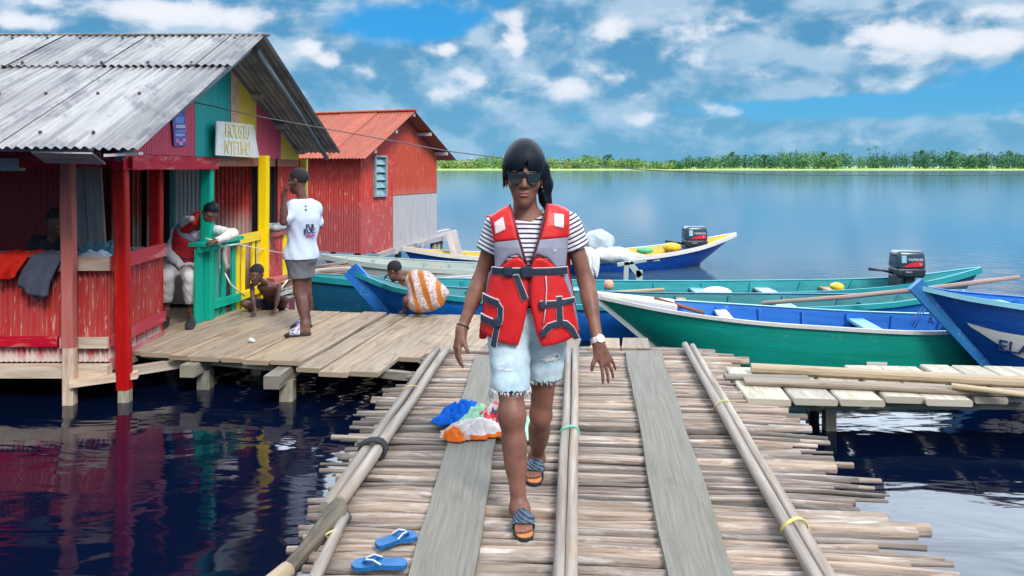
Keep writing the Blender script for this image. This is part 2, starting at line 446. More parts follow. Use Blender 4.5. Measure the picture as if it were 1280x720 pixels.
# ================================================================== lake and far shore
m,nt,b=newmat('lake_water')
v=coord(nt,'Object')
b.inputs['Base Color'].default_value=(.0018,.0055,.020,1); b.inputs['Roughness'].default_value=.05; b.inputs['IOR'].default_value=1.42
n1=noise(nt,mapping(nt,v,(1.1,2.6,1)),1.0,3,.5,.5)
n2=noise(nt,mapping(nt,v,(3.5,9,1)),1.0,3,.5,.3)
far=nd(nt,'ShaderNodeMapRange'); sp=nd(nt,'ShaderNodeSeparateXYZ'); nt.links.new(v,sp.inputs[0]); nt.links.new(sp.outputs[1],far.inputs[0])
far.inputs[1].default_value=9; far.inputs[2].default_value=22; far.inputs[3].default_value=.12; far.inputs[4].default_value=.8
n3=noise(nt,mapping(nt,v,(.05,.12,1)),1.0,4,.6,.5)
h=mth(nt,'ADD',n1,mth(nt,'MULTIPLY',n2,mth(nt,'MULTIPLY',far.outputs[0],mth(nt,'ADD',.15,n3))))
bp=nd(nt,'ShaderNodeBump'); bp.inputs['Distance'].default_value=.018; bp.inputs['Distance'].default_value=.018
rg=nd(nt,'ShaderNodeMapRange'); nt.links.new(sp.outputs[1],rg.inputs[0]); rg.inputs[1].default_value=8; rg.inputs[2].default_value=30; rg.inputs[3].default_value=.045; rg.inputs[4].default_value=.08
nt.links.new(rg.outputs[0],b.inputs['Roughness'])
lake_sheen=nd(nt,'ShaderNodeMapRange'); lake_sheen.interpolation_type='SMOOTHSTEP'; nt.links.new(mth(nt,'ADD',sp.outputs[1],mth(nt,'MULTIPLY',n3,4.0)),lake_sheen.inputs[0]); lake_sheen.inputs[1].default_value=9; lake_sheen.inputs[2].default_value=19
nt.links.new(mixc(nt,lake_sheen.outputs[0],(.0012,.0038,.016),(.065,.125,.180)),b.inputs['Base Color'])   # sky brightness painted into the far water, shade-dark kept by the landing
calm=mth(nt,'DIVIDE',9.0,mth(nt,'MAXIMUM',sp.outputs[1],9.0))   # ripples lie closer and lower out on the lake
nt.links.new(mth(nt,'MULTIPLY',mth(nt,'POWER',calm,1.25),.75),bp.inputs['Strength'])
nt.links.new(h,bp.inputs['Height']); nt.links.new(bp.outputs[0],b.inputs['Normal'])
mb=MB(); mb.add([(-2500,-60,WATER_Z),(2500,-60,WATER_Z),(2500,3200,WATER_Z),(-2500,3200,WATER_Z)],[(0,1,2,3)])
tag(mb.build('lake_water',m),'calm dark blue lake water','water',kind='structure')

m,nt,b=newmat('bank_grass'); v=coord(nt)
n=noise(nt,mapping(nt,v,(.02,.1,1)),1,5,.6); nt.links.new(mixc(nt,ramp(nt,n,.35,.65),(.20,.33,.06),(.32,.42,.09)),b.inputs['Base Color']); b.inputs['Roughness'].default_value=.9
P=[]; xs=np.linspace(-2500,2500,120); ys=[438,447,456,466,485,540,900,3100]; zs=[-.8,-.3,.0,.25,.55,.9,2,5]
for x in xs:
    for y,z in zip(ys,zs):
        P.append((x,y+6*math.sin(x*.021)+4*math.sin(x*.057+1),z+(.22*math.sin(x*.09)+.16*math.sin(x*.23) if 440<y<500 else 0)))
mb=MB(); mb.grid(P,len(xs),len(ys),flip=False); tag(mb.build('far_bank',m),'bright green grassy bank across the lake','bank',kind='structure')

def leafmat(name,c0,c1,c2):
    m,nt,b=newmat(name); t=tintattr(nt)
    cr=nd(nt,'ShaderNodeValToRGB'); e=cr.color_ramp.elements; e[0].color=(*c0,1); e[1].color=(*c2,1); q=e.new(.5); q.color=(*c1,1)
    nt.links.new(t,cr.inputs[0]); nt.links.new(cr.outputs[0],b.inputs['Base Color']); b.inputs['Roughness'].default_value=.7
    b.inputs['Specular IOR Level'].default_value=.2
    return m
M_leafR=leafmat('foliage_blue_green',(.03,.12,.09),(.08,.21,.11),(.20,.35,.11))
M_leafL=leafmat('foliage_yellow_green',(.08,.20,.09),(.22,.36,.10),(.40,.42,.17))
def crown_leaves(mb,c,r,n,size,t0,ts=.35,mi=0):
    c=np.array(c); d=RNG.normal(size=(n,3)); d/=np.linalg.norm(d,axis=1)[:,None]
    rad=RNG.random(n)**.45
    p=c+d*rad[:,None]*np.array(r)
    a=RNG.normal(size=(n,3)); a/=np.linalg.norm(a,axis=1)[:,None]; bb=np.cross(a,RNG.normal(size=(n,3))); bb/=np.linalg.norm(bb,axis=1)[:,None]
    s=size*(.6+.8*RNG.random(n))
    for i in range(n):
        q=p[i]; u=a[i]*s[i]; w_=bb[i]*s[i]*.7
        mb.add([q-u,q+w_*.8,q+u,q-w_],[(0,1,2,3)],None,float(np.clip(t0+ts*(RNG.random()-.5),0,1)))
for nm,M,x0,x1,lab in (('forest',M_leafL,-300,110,'yellowish green belt of low bush and trees on the far shore'),('forest',M_leafR,104,480,'dark blue green belt of forest on the far shore')):
    mb=MB()
    for i in range(int((x1-x0)/.62)):
        x=random.uniform(x0,x1); row=random.random(); y=488+row*34
        k=.5+.5*math.sin(x*.035+1.3)*math.sin(x*.011+.4)
        hh=(3.6+3.4*k+1.6*math.sin(x*.14)*math.sin(x*.047))*(0.75+.5*random.random()**1.5)+1.6*max(0,min(1,(x-60)/220))+(1.7 if M is M_leafR else .7)+row*2.0
        rx=random.choice([1.6,2.2,2.8,3.6,5.0]); t0=.40+.22*math.sin(x*.05+1)*math.sin(x*.021)+.16*math.sin(x*.4+row*5)+.14*(random.random()-.5)+(.10 if row<.3 else -.06)
        crown_leaves(mb,(x,y,.3+hh*.53),(rx,rx*.8,hh*.56),80,.58,t0,.25)
    tag(mb.build(nm,M),lab,'forest',kind='stuff')
M_bark=wood('bark',(.06,.045,.03),(.14,.11,.08))
def far_tree(px,topy,D,kind,label):
    x=(px-640)/F_PX*D; top=CAM_H+(HZ-topy)/F_PX*D
    r=thing('emergent_tree',label,'tree',(x,D,1.5),0,'tall trees standing out of the far forest')
    mb=MB(); mb.tube([(x,D,1.2),(x+.3,D,top*.5),(x+.1,D,top*.86)],[.28,.2,.1],6); mb.build('trunk',M_bark,r)
    mb=MB()
    if kind=='palm':
        for k in range(13):
            a=k*2.4; e=random.uniform(-.2,.9); pts=[]
            for j in range(5):
                q=j/4; pts.append((x+math.cos(a)*q*2.6,D+math.sin(a)*q*2.6,top*.86+e*q*2-q*q*1.6+.6))
            for j in range(4):
                mb.board(pts[j],pts[j+1],.55*(1-j/5),.05,tint=.3+.4*random.random())
    else:
        for k in range(6):
            crown_leaves(mb,(x+random.uniform(-1.6,1.6),D+random.uniform(-1,1),top-1.2-random.random()*2.6),(1.5,1.4,.95),70,.42,.2+.5*random.random())
    mb.build('crown',M_leafR,r)
for px,ty,kind,lab in ((1095,180,'palm','tallest palm with feathery top above the far forest'),(1086,183,'palm','palm with a slightly lower top just left of the tallest one'),(1150,186,'leaf','round leafy tree a little right of the two palms on the far shore'),
    (1192,187,'leaf','leafy tree rising from the far forest above the green pointed stern'),(1224,184,'palm','lone palm over the dark forest towards the right edge'),(1262,187,'leaf','last leafy tree standing out near the right edge of the far forest'),
    (916,188,'leaf','leafy tree over the far bank above the moored boat with a white rail'),(955,190,'leaf','low rounded tree where the pale bush turns into dark forest'),(1030,187,'leaf','leafy tree on the dark part of the far forest left of both palms'),(760,192,'leaf','pale leafy tree over the far bank just right of the woman')):
    far_tree(px,ty,506,kind,lab)
# ================================================================== timber
M_log=wood('weathered_log',(.14,.108,.09),(.345,.29,.25),(.45,.42,.395),2.6,40,.9,.62,1.0,.8)
M_plankgrey=wood('grey_plank',(.165,.158,.135),(.235,.225,.195),(.14,.12,.095),1.6,60,.9,.2,1.0,.35)
M_deck=wood('deck_board',(.25,.19,.135),(.40,.325,.245),(.16,.115,.08),1.3,24,.85,.34,.6,.75)
M_pole=wood('guide_pole',(.20,.165,.135),(.37,.33,.29),(.27,.21,.16),1.5,30,.7,.3,.5,.5)
M_post=wood('dock_post',(.17,.155,.125),(.36,.335,.28),(.10,.12,.07),3,20,.9,.3,.6,.6)
M_yellowwood=wood('fresh_board',(.38,.27,.145),(.52,.41,.27),(.30,.19,.10),1.6,22,.8,.3,.5,.5)
M_rope=plain('black_rope',(.02,.022,.03),.8); M_twine=plain('yellow_twine',(.55,.48,.16),.8); M_gtwine=plain('green_twine',(.12,.5,.36),.8)
M_whiterope=plain('white_rope',(.62,.60,.56),.85)

# ---- the log walkway
wk=thing('log_walkway','weathered walkway of small cross logs with long guide poles tied on top','walkway',(.3,4.6,0))
mb=MB(); y=1.5; drop=0
while y<6.72:
    pitch=random.choice([.025,.031,.036,.041,.048,.056]); r=pitch*.52
    yc=y+pitch/2
    Lx=np.interp(yc,[1.5,3.0,4.4,5.2,5.6,6.7],[-.86,-.86,-.93,-.88,-.76,-.62]); Rx=np.interp(yc,[1.5,3,3.6,4.4,5,6,6.7],[1.62,1.62,1.64,1.7,1.68,1.7,1.62])
    big=random.random()
    x0=Lx+random.uniform(-.08,.09)-(.10 if big>.93 else 0); x1=Rx+random.uniform(-.13,.12)+(.18 if big<.14 and pitch>.04 else 0)
    yl=yc+.075*(.3-x0)+random.uniform(-.012,.012); yr=yc+.075*(.3-x1)+random.uniform(-.012,.012)
    k=9; pts=[]; rr=[]; ph=random.random()*6
    for i in range(k):
        q=i/(k-1); pts.append((x0+(x1-x0)*q,yl+(yr-yl)*q+.008*math.sin(q*5+ph)+random.uniform(-.003,.003),-r*.92+.007*math.sin(q*3+ph*2)+random.uniform(-.005,.005)))
        rr.append(r*(1.02+.12*math.sin(q*7+ph)+.24*(random.random()-.5)))
    if random.random()<.45: rr[0]*=.7; pts[0]=(pts[0][0]-.03,pts[0][1],pts[0][2]-.01)
    if random.random()<.45: rr[-1]*=.6; pts[-1]=(pts[-1][0]+.04,pts[-1][1],pts[-1][2]-.01)
    mb.tube(pts,rr,8,None,0,random.choice([.75,.9,1.0]),True,.12)
    y+=pitch
mb.build('log_deck',M_log,wk)
mb=MB()
for X0,X1 in ((-.75,-.42),(.28,.6),(1.3,1.55)): mb.tube([(X0,1.4,-.13),(X1,6.7,-.13)],.055,8)
mb.build('bearer',M_post,wk)
for x,y in ((-.68,2.6),(-.55,4.4),(-.4,6.2),(1.4,3.0),(1.45,4.7),(1.52,6.3)):
    mb=MB(); mb.tube([(x,y,-1.4),(x+.01,y,-.09)],[.06,.055],8); mb.build('pile',M_post,wk)
def pole(name,px0,py0,px1,py1,r,z,parent,mat=M_pole,ext=0.0):
    a=ong(px0,py0,z); b=ong(px1,py1,z); d=(b-a).normalized(); a=a-d*ext
    n=7; pts=[a.lerp(b,i/(n-1))+Vector((random.uniform(-.006,.006),0,random.uniform(-.003,.003))) for i in range(n)]
    mb=MB(); mb.tube(pts,[r*(1+.06*math.sin(i*1.9+px0)) for i in range(n)],10,wob=.05); return mb.build(name,mat,parent)
for a in ((407,634,546,436,.028,.05),(426,628,559,436,.031,.05),(699,722,711,437,.024,.045),(713,722,719,437,.025,.045),(1019,722,857,431,.028,.052),(1036,722,866,433,.026,.05)):
    o=pole('guide_pole',*a[:4],a[4],a[5],wk,ext=0 if a[0]<500 else 1.3)
def tie(px,py,z,parent,mat,w=.05,loops=3,r=.006,ang=0):
    c=ong(px,py,z); mb=MB()
    for k in range(loops):
        pts=[]
        for i in range(15):
            t=i/14*2*math.pi; pts.append(c+Vector((math.cos(t)*w*math.cos(ang),(k-1)*.012+.012*math.sin(t*2)+math.cos(t)*w*math.sin(ang),math.sin(t)*w*.68)))
        mb.tube(pts,r,6,cap=False)
    return mb.build('rope_tie',mat,parent)
tie(466,562,.05,wk,M_rope,.072,5,.009,-.1); tie(712,540,.045,wk,M_gtwine,.055,2,.004); tie(993,660,.05,wk,M_twine,.062,2,.004,.2); tie(903,508,.05,wk,M_twine,.06,1,.004,.2); tie(514,489,.05,wk,M_twine,.062,1,.004)
def slab(name,tl,tr,br,bl,z,th,parent,mat,n=14,ext=.9):
    A,B,C_,D_=[ong(*p,z) for p in (tl,tr,br,bl)]
    A2,B2=A,B; dl=(D_-A).normalized(); dr=(C_-B).normalized(); D_=D_+dl*ext; C_=C_+dr*ext
    vs=[];uv=[]
    L=(D_-A).length; W=(B-A).length
    for i in range(n+1):
        q=i/n; l=A.lerp(D_,q); r=B.lerp(C_,q); j1,j2=random.uniform(-.006,.006),random.uniform(-.006,.006)
        zz=.004*math.sin(q*6)
        l=l+Vector((j1,0,zz)); r=r+Vector((j2,0,zz+.002*math.sin(q*11)))
        vs+=[l,r,r-Vector((0,0,th)),l-Vector((0,0,th))]
    mb=MB(); fs=[]; uvs=[]
    for i in range(n):
        for j in range(4):
            a=i*4+j; b_=i*4+(j+1)%4; fs.append((a,a+4,b_+4,b_)); u0,u1=L*i/n,L*(i+1)/n
            v0,v1=((0,W),(W,W+th),(W+th,2*W),(-th,0))[j]; uvs.append([(u0,v0),(u1,v0),(u1,v1),(u0,v1)])
    fs+=[(0,1,2,3),(4*n+3,4*n+2,4*n+1,4*n)]; uvs+=[[(0,0),(0,W),(.02,W),(.02,0)]]*2
    mb.add(vs,fs,uvs,.5); return mb.build(name,mat,parent)
slab('walking_plank',(594,444),(634,444),(594,722),(508,722),.028,.03,wk,M_plankgrey)
slab('walking_plank',(781,438),(826,438),(919,722),(836,722),.030,.032,wk,M_plankgrey)
# little pointed boards at the far end
for px in (712,745,765,786,803):
    c=ong(px,437,.01); mb=MB(); mb.board(c,c+Vector((random.uniform(.02,.10),.34,.012)),.13,.025,jit=.006); mb.build('end_board',M_deck,wk)
# ---- mooring timbers at the near left corner
r=thing('mooring_log','thick dark rotting log lying along the left edge of the walkway','log',ong(400,680,-.02))
a=ong(424,640,.035); b_=ong(352,722,-.02); d=(b_-a)
mb=MB(); mb.tube([a,a+d*.12,a+d*.3,a+d*.6,a+d*1.0,a+d*2],[.058,.056,.044,.034,.03,.03],9,wob=.3)
o=mb.build('log_body',wood('rotten_log',(.085,.07,.05),(.20,.165,.12),(.05,.05,.035),4,22,.95,.2,1,.8),r)
mb=MB(); q=ong(360,712,.0); mb.tube([q,q+Vector((-.07,-.16,-.03)),q+Vector((-.14,-.36,-.06))],[.035,.05,.05],9); mb.build('pale_stub',M_yellowwood,r)
r=thing('short_pole','short pale pole between the dark rotting log and the blue flip flops','pole',ong(410,690,.01))
a=ong(431,645,.03); b_=ong(394,722,.03); mb=MB(); mb.tube([a,a.lerp(b_,.45),a.lerp(b_,.5),b_,b_+(b_-a)],[.022,.024,.024,.026,.027],9); mb.build('pole_body',M_pole,r)
tie(417,668,.03,r,M_twine,.03,1,.004)

# ---- plank landing in front of the painted hut
dk=thing('plank_landing','low landing of wide sun-bleached planks beside the painted hut','dock',(-1.9,7.0,0))
near=[ong(170,437),ong(300,447),ong(385,452),ong(470,471),ong(500,470)]
def near_y(X,slope=.2):
    xs=[p.x for p in near]; return float(np.interp(X,xs,[p.y for p in near]))
mb=MB(); x=-3.42; i=0
while x<-.16:
    wdt=random.choice([.20,.24,.27,.29]); xc=x+wdt/2
    # plank runs along (.2,1): find where it meets the near edge and the far edge
    yn=near_y(xc-1.4*.0)
    for _ in range(4): yn=near_y(xc)
    yn+=random.uniform(-.10,.05)+(.0 if xc<-1.1 else .12)
    yf=8.42-.13*(xc+3)+random.uniform(-.05,.05); 
    if xc>-1.0: yn=max(yn,6.2+.5*(xc+1.0)); 
    z=-.02+random.uniform(-.004,.004)
    lean=.17
    mb.board((xc-.12,yn,z),(xc-.12+lean*(yf-yn),yf,z+random.uniform(-.003,.003)),wdt-.012,.036,(0,0,1),.25+.5*random.random(),0,.009,None,.15)
    x+=wdt; i+=1
mb.build('deck_planks',M_deck,dk)
mb=MB(); mb.board((-3.35,6.78,-.075),(-1.95,6.33,-.075),.06,.075); mb.board((-1.95,6.42,-.07),(-.7,5.95,-.07),.06,.06); mb.board((-3.3,8.3,-.08),(-.3,7.95,-.08),.08,.08); mb.build('edge_beam',M_post,dk)
for px,py,yy in ((243,452,6.35),(347,461,6.02)):
    c=at(px,py+4,yy); c.z=-.102; mb=MB(); mb.board(c+Vector((-.02,-.10,.0)),c+Vector((.05,.75,.0)),.12,.10); mb.build('cross_beam',M_post,dk)
    mb=MB(); mb.board((c.x+.04,c.y+.12,-1.6),(c.x+.045,c.y+.12,c.z-.04),.105,.105,(0,1,0)); mb.build('post',M_post,dk)
for x,y in ((-3.15,7.1),(-1.9,7.6),(-.75,6.7),(-2.6,8.2),(-.6,7.9),(-2.3,6.9)):
    mb=MB(); mb.tube([(x,y,-1.5),(x,y,-.06)],.05,8); mb.build('post',M_post,dk)

# ---- landing to the right
rd=thing('board_jetty','low jetty of short cross boards below the green canoe','dock',(3.2,5.6,0))
mb=MB(); x=1.72
while x<6.6:
    wdt=random.choice([.24,.27,.31]); mb.board((x,5.16+random.uniform(-.05,.05),-.012),(x+.08,6.0+random.uniform(-.05,.05),-.012),wdt-.02,.045,tint=.5+.4*random.random(),jit=.008,cham=.2); x+=wdt
mb.build('cross_boards',wood('bleached_board',(.32,.29,.24),(.47,.44,.385),(.20,.18,.12),1.5,24,.9,.3,.5,.5),rd)
mb=MB(); mb.board((1.7,5.4,-.085),(6.6,5.4,-.085),.09,.09); mb.board((1.7,5.86,-.085),(6.6,5.86,-.085),.09,.09); mb.build('edge_beam',M_post,rd)
for x,y in ((2.25,5.45),(3.9,5.45),(5.5,5.45),(2.3,5.88),(4.0,5.88)):
    mb=MB(); mb.board((x,y,-1.5),(x,y,-.12),.075,.075,(0,1,0)); mb.build('post',M_post,rd)
def loose(label,pts,w,th,mat,z):
    mb=MB(); P=[ong(px,py,z) for px,py in pts]; r=thing('loose_board',label,'board',(P[0]+P[-1])/2,0,'boards lying loose on the jetty')
    for a,b_ in zip(P,P[1:]): mb.board(a,b_,w,th,jit=.008,cham=.3)
    mb.build('board_body',mat,r)
loose('long yellowish board with rounded end lying nearest the green boat on the jetty',[(940,460),(1290,478)],.11,.06,M_yellowwood,.045)
loose('long brown board lying in front of the yellowish one on the jetty',[(930,476),(1290,492)],.13,.035,M_deck,.03)
loose('thin pale lath lying askew across the brown board at the jetty',[(1188,482),(1300,496)],.06,.03,M_yellowwood,.068)
loose('short pale lath behind the thin askew one, its end sticking out on the jetty',[(1228,474),(1310,481)],.08,.03,M_yellowwood,.036)
loose('grey board between the log walkway and the brown board of the jetty',[(905,471),(1010,473)],.08,.03,M_plankgrey,.025)
# ================================================================== painted hut
M_red=paintmetal('red_painted_sheet',(.50,.04,.05),(.60,.10,.08),(.6,.45,.42),.25,None,fade=.5)
M_redfade=paintmetal('faded_red_sheet',(.64,.03,.03),(.68,.07,.05),(.62,.50,.47),.5,(.62,.38,.34),(.85,1.1),streak=14)
M_batten=paintmetal('red_battens',(.40,.02,.02),(.40,.075,.065),(.60,.42,.38),.65,(.56,.48,.44),(.02,.12),streak=22)
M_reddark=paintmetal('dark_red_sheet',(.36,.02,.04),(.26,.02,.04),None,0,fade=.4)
M_gred=paintmetal('gable_red',(.68,.07,.13),(.58,.05,.10),(.6,.2,.2),.3); M_ggreen=paintmetal('gable_green',(.0,.42,.38),(.0,.32,.31),(.1,.45,.42),.3)
M_gyel=paintmetal('gable_yellow',(.86,.56,.05),(.76,.46,.04),(.75,.55,.25),.4); M_gpeach=plain('gable_peach',(.84,.50,.32),.7)
M_lt=paintmetal('bare_pale_sheet',(.58,.64,.68),(.72,.72,.72),(.40,.20,.14),.35)
def wpaint(name,c,chip,c2=None): return wood(name,c,tuple(min(.9,x*1.25+.01) for x in c),chip,2,30,.6,.15,.3,.45)
M_wred=wpaint('red_painted_wood',(.30,.024,.024),(.44,.20,.16)); M_wor=wpaint('orange_red_wood',(.40,.055,.034),(.46,.15,.11)); M_wpink=wpaint('pink_red_wood',(.36,.05,.065),(.60,.42,.36))
M_wgreen=wpaint('green_painted_wood',(.0,.28,.19),(.03,.42,.33)); M_wyel=wpaint('yellow_painted_wood',(.80,.52,.008),(.78,.58,.15)); M_wbare=wood('bare_pale_wood',(.40,.32,.25),(.60,.52,.43),(.42,.12,.09),2,26,.85,.3,.5,.5)
M_wgrey=wood('grey_door_boards',(.36,.34,.35),(.52,.49,.50),(.26,.24,.24),1.5,18,.85,.25,.4,.5)
M_shade=plain('gap_shade',(.012,.012,.02),.9)  # near-black colour standing for shade in the porch gaps
# roof sheeting: zinc with dark streaks down the slope
m,nt,b=newmat('zinc_roof'); uv=coord(nt,'UV'); t=tintattr(nt)
s=noise(nt,mapping(nt,uv,(11,.55,1)),1,6,.7,.2); s2=noise(nt,mapping(nt,uv,(2.4,1.6,1)),1,5,.65,.3)
c=mixc(nt,ramp(nt,s,.36,.62),(.15,.145,.15),(.31,.305,.295)); c=mixc(nt,mth(nt,'MULTIPLY',ramp(nt,s2,.50,.62),.7),c,(.085,.08,.10))
k=mth(nt,'ADD',mth(nt,'MULTIPLY',t,.55),.62); hs=nd(nt,'ShaderNodeHueSaturation'); nt.links.new(c,hs.inputs['Color']); nt.links.new(k,hs.inputs['Value'])
nt.links.new(hs.outputs[0],b.inputs['Base Color']); b.inputs['Roughness'].default_value=.5; b.inputs['Metallic'].default_value=.15; M_zinc=m
M_rust=paintmetal('rusty_roof',(.40,.10,.055),(.24,.06,.04),(.2,.06,.05),.4,streak=7,rough=.7); M_under=paintmetal('roof_underside',(.17,.19,.22),(.11,.13,.16),(.3,.3,.3),.2)
M_nail=plain('roof_nail',(.05,.035,.03),.6)

hut=thing('painted_hut','red, green and yellow painted hut on stilts under a grey corrugated roof','hut',(-4.5,8.0,0))
EAVE0,RIDGE,EAVE1=(5.2,1.68),(7.7,2.86),(11.05,1.755)
def rakeX(y): return float(np.interp(y,[5.2,7.7,11.05],[-2.57,-2.45,-2.47]))
def slope_sheets(name,mat,parent,ya,za,yb,zb,lift,xl,sheet=.72,seed=1,dz=.0):
    rnd=random.Random(seed); mb=MB(); x=xl; d=Vector((0,yb-ya,zb-za)); L=d.length; d.normalize()
    while True:
        xr=min(rakeX((ya+yb)/2),x+sheet)
        x1a,x1b=xr,xr
        last= xr>=rakeX((ya+yb)/2)-1e-6
        lf=lift+rnd.uniform(0,.012)
        skew=0
        P=Vector((x,ya,za+lf)); 
        j0,j1=rnd.uniform(-.02,.03),rnd.uniform(-.02,.02)
        corr(mb,P,(1,0,0),d,xr-x+(.05 if not last else 0),lambda u:(j0,L+j1),.066,.0105,8,3,u0=x,tint=rnd.random(),v0=0)
        if last: break
        x=xr
    return mb.build(name,mat,parent)
def on_slope(y): return float(np.interp(y,[5.2,7.7,11.05],[1.68,2.86,1.755]))
slope_sheets('roof_sheet',M_zinc,hut,5.2,1.68,6.88,on_slope(6.88),0,-9.5,.74,3)
slope_sheets('roof_sheet',M_zinc,hut,6.78,on_slope(6.78),7.72,2.868,.024,-9.5,.83,8)
slope_sheets('roof_sheet',M_zinc,hut,11.05,1.755,7.66,2.865,.0,-9.5,.8,5)
mb=MB(); mb.tube([(-9.5,7.70,2.885),(-2.43,7.70,2.885)],.035,8,flat=.5); mb.build('ridge_cap',M_zinc,hut)
mb=MB()
for yy in (5.42,6.15,6.83,7.55):
    x=-6.2
    while x<-2.7:
        z=on_slope(yy)+.016+(.02 if yy>6.7 else 0); mb.tube([(x,yy,z),(x,yy-.008,z+.016)],.013,6); x+=random.uniform(.30,.42)
o=mb.build('roof_nails',M_nail,hut)
mb=MB()
for yy in (5.35,6.3,7.4,7.95,9.0,9.9,10.85): mb.board((-9.4,yy,on_slope(yy)-.05),(-2.93,yy,on_slope(yy)-.05),.06,.06)
mb.build('purlins',M_wgrey,hut)
for a,c_ in (((-2.72,5.3),(-2.62,7.66)),((-2.58,7.74),(-2.64,10.95))):
    mb=MB(); mb.tube([(a[0],a[1],on_slope(a[1])-.10),((a[0]+c_[0])/2+.02,(a[1]+c_[1])/2,on_slope((a[1]+c_[1])/2)-.11),(c_[0],c_[1],on_slope(c_[1])-.10)],.030,8); mb.build('rafter',wood('dark_rafter',(.10,.12,.14),(.20,.23,.25)),hut)
mb=MB(); mb.board((-2.56,5.30,1.655),(-2.78,5.26,1.64),.10,.02); mb.board((-3.3,5.35,1.63),(-2.85,5.3,1.62),.16,.012,(0,.5,1)); mb.build('eave_scrap',M_wgrey,hut)
# gable wall, in painted strips
GX=-3.05
def gable(name,mat,y0,y1,off=0):
    mb=MB(); corr(mb,(GX+off,y0,0),(0,1,0),(0,0,1),y1-y0,lambda u:(1.665,max(1.69,on_slope(y0+u)-.04)),.045,.006,6,1,u0=y0); return mb.build(name,mat,hut)
tag(gable('gable_panel',M_gred,6.05,7.38),'red gable strip next to the low eave'); tag(gable('gable_panel',M_ggreen,7.38,8.30,.004),'green gable strip')
tag(gable('gable_panel',M_gpeach,8.33,8.56,.002),'narrow peach gable strip'); tag(gable('gable_panel',M_gyel,8.56,9.15),'yellow gable strip beside the peach one'); tag(gable('gable_panel',M_gred,9.15,10.12,.004),'red gable strip at the rear'); tag(gable('gable_panel',M_gyel,10.12,11.0),'yellow gable strip at the far eave')
mb=MB(); mb.board((GX-.03,6.0,1.60),(GX-.03,7.95,1.60),.12,.09,(1,0,0)); mb.board((-3.9,6.12,1.60),(-3.0,6.12,1.60),.09,.09); mb.build('tie_beam',M_wpink,hut)
mb=MB(); mb.board((GX-.04,7.98,1.62),(GX-.04,11.0,1.62),.10,.06,(1,0,0)); mb.build('tie_beam',wpaint('brown_beam',(.30,.12,.08),(.5,.3,.2)),hut)
mb=MB(); mb.board((-9.4,6.12,1.58),(-3.9,6.12,1.58),.08,.10); mb.build('tie_beam',M_wgrey,hut)
# porch posts
def post(x,y,z0,z1,w,mat,name='post',lean=0,label=None):
    mb=MB(); mb.board((x,y,z0),(x+lean,y,z1),w,w*.9,(0,1,0),jit=.004,cham=.12); o=mb.build(name,mat,hut)
    if label: o['label']=label
    return o
post(-3.475,6.03,.15,1.62,.094,M_wor,'post',-.012,'orange red post in front of the counter'); post(-3.47,6.03,-.30,.15,.09,M_wbare,'post_foot',0)
post(-3.08,6.10,-.20,1.66,.10,M_wred,'post',-.03,'red corner post beside the counter'); post(-3.075,6.10,-.36,-.20,.09,M_post,'post_foot')
post(-3.335,7.2,-.02,1.64,.10,M_wred,'post',.0,'red post where counter and porch meet')
post(-3.12,7.86,-.0,1.735,.115,M_wgreen,'post',.0,'green post'); post(-2.95,9.1,-.1,1.70,.115,M_wyel,'post',.01,'thick yellow post'); post(-2.98,11.0,-.1,1.68,.095,M_wyel,'post',.0,'yellow post at the far corner')
# counter
mb=MB(); corr(mb,(-9.4,6.16,0),(1,0,0),(0,0,1),6.16,lambda u:(.0,.76),.042,.014,8,1); 
corr(mb,(-3.24,6.16,0),(-.05,1,0),(0,0,1),1.02,lambda u:(.0,.76),.042,.014,8,1); mb.build('counter_front',M_batten,hut)
mb=MB(); mb.board((-9.4,6.12,.785),(-3.6,6.12,.785),.03,.115,(0,0,1)); mb.board((-9.4,6.125,.17),(-3.62,6.125,.17),.03,.08); mb.build('counter_rail',M_wpink,hut)
mb=MB(); mb.board((-3.6,6.115,.79),(-3.20,6.115,.79),.03,.105); mb.build('counter_rail',M_wbare,hut); mb=MB(); mb.board((-3.6,6.125,.16),(-3.22,6.125,.16),.03,.085); mb.build('counter_rail',M_wbare,hut)
mb=MB(); mb.board((-3.195,6.13,.79),(-3.25,7.18,.79),.03,.12); mb.board((-3.20,6.15,.17),(-3.25,7.18,.17),.03,.09); mb.board((-3.21,6.15,-.02),(-3.26,7.18,-.02),.03,.09); mb.build('counter_rail',M_wpink,hut)
mb=MB(); mb.board((-9.4,6.52,.795),(-3.22,6.52,.795),.75,.03); mb.board((-3.42,6.15,.80),(-3.45,7.2,.80),.42,.025); mb.build('counter_top',M_wgrey,hut)
mb=MB(); mb.board((-9.4,6.13,-.06),(-3.2,6.11,-.06),.08,.10); mb.board((-3.45,6.0,-.13),(-3.0,6.16,-.10),.10,.05); mb.board((-3.3,6.2,-.12),(-2.7,6.6,-.10),.07,.07); mb.build('sill_beam',M_wbare,hut)
mb=MB(); mb.board((-9.4,8.0,-.07),(-3.2,8.0,-.07),3.6,.05,tint=.3); mb.build('hut_floor',M_deck,hut)
for x in (-3.6,-5.2,-6.8): 
    for y in (7.2,8.9): mb=MB(); mb.tube([(x,y,-1.5),(x,y,-.1)],.06,8); mb.build('stilt',M_post,hut)
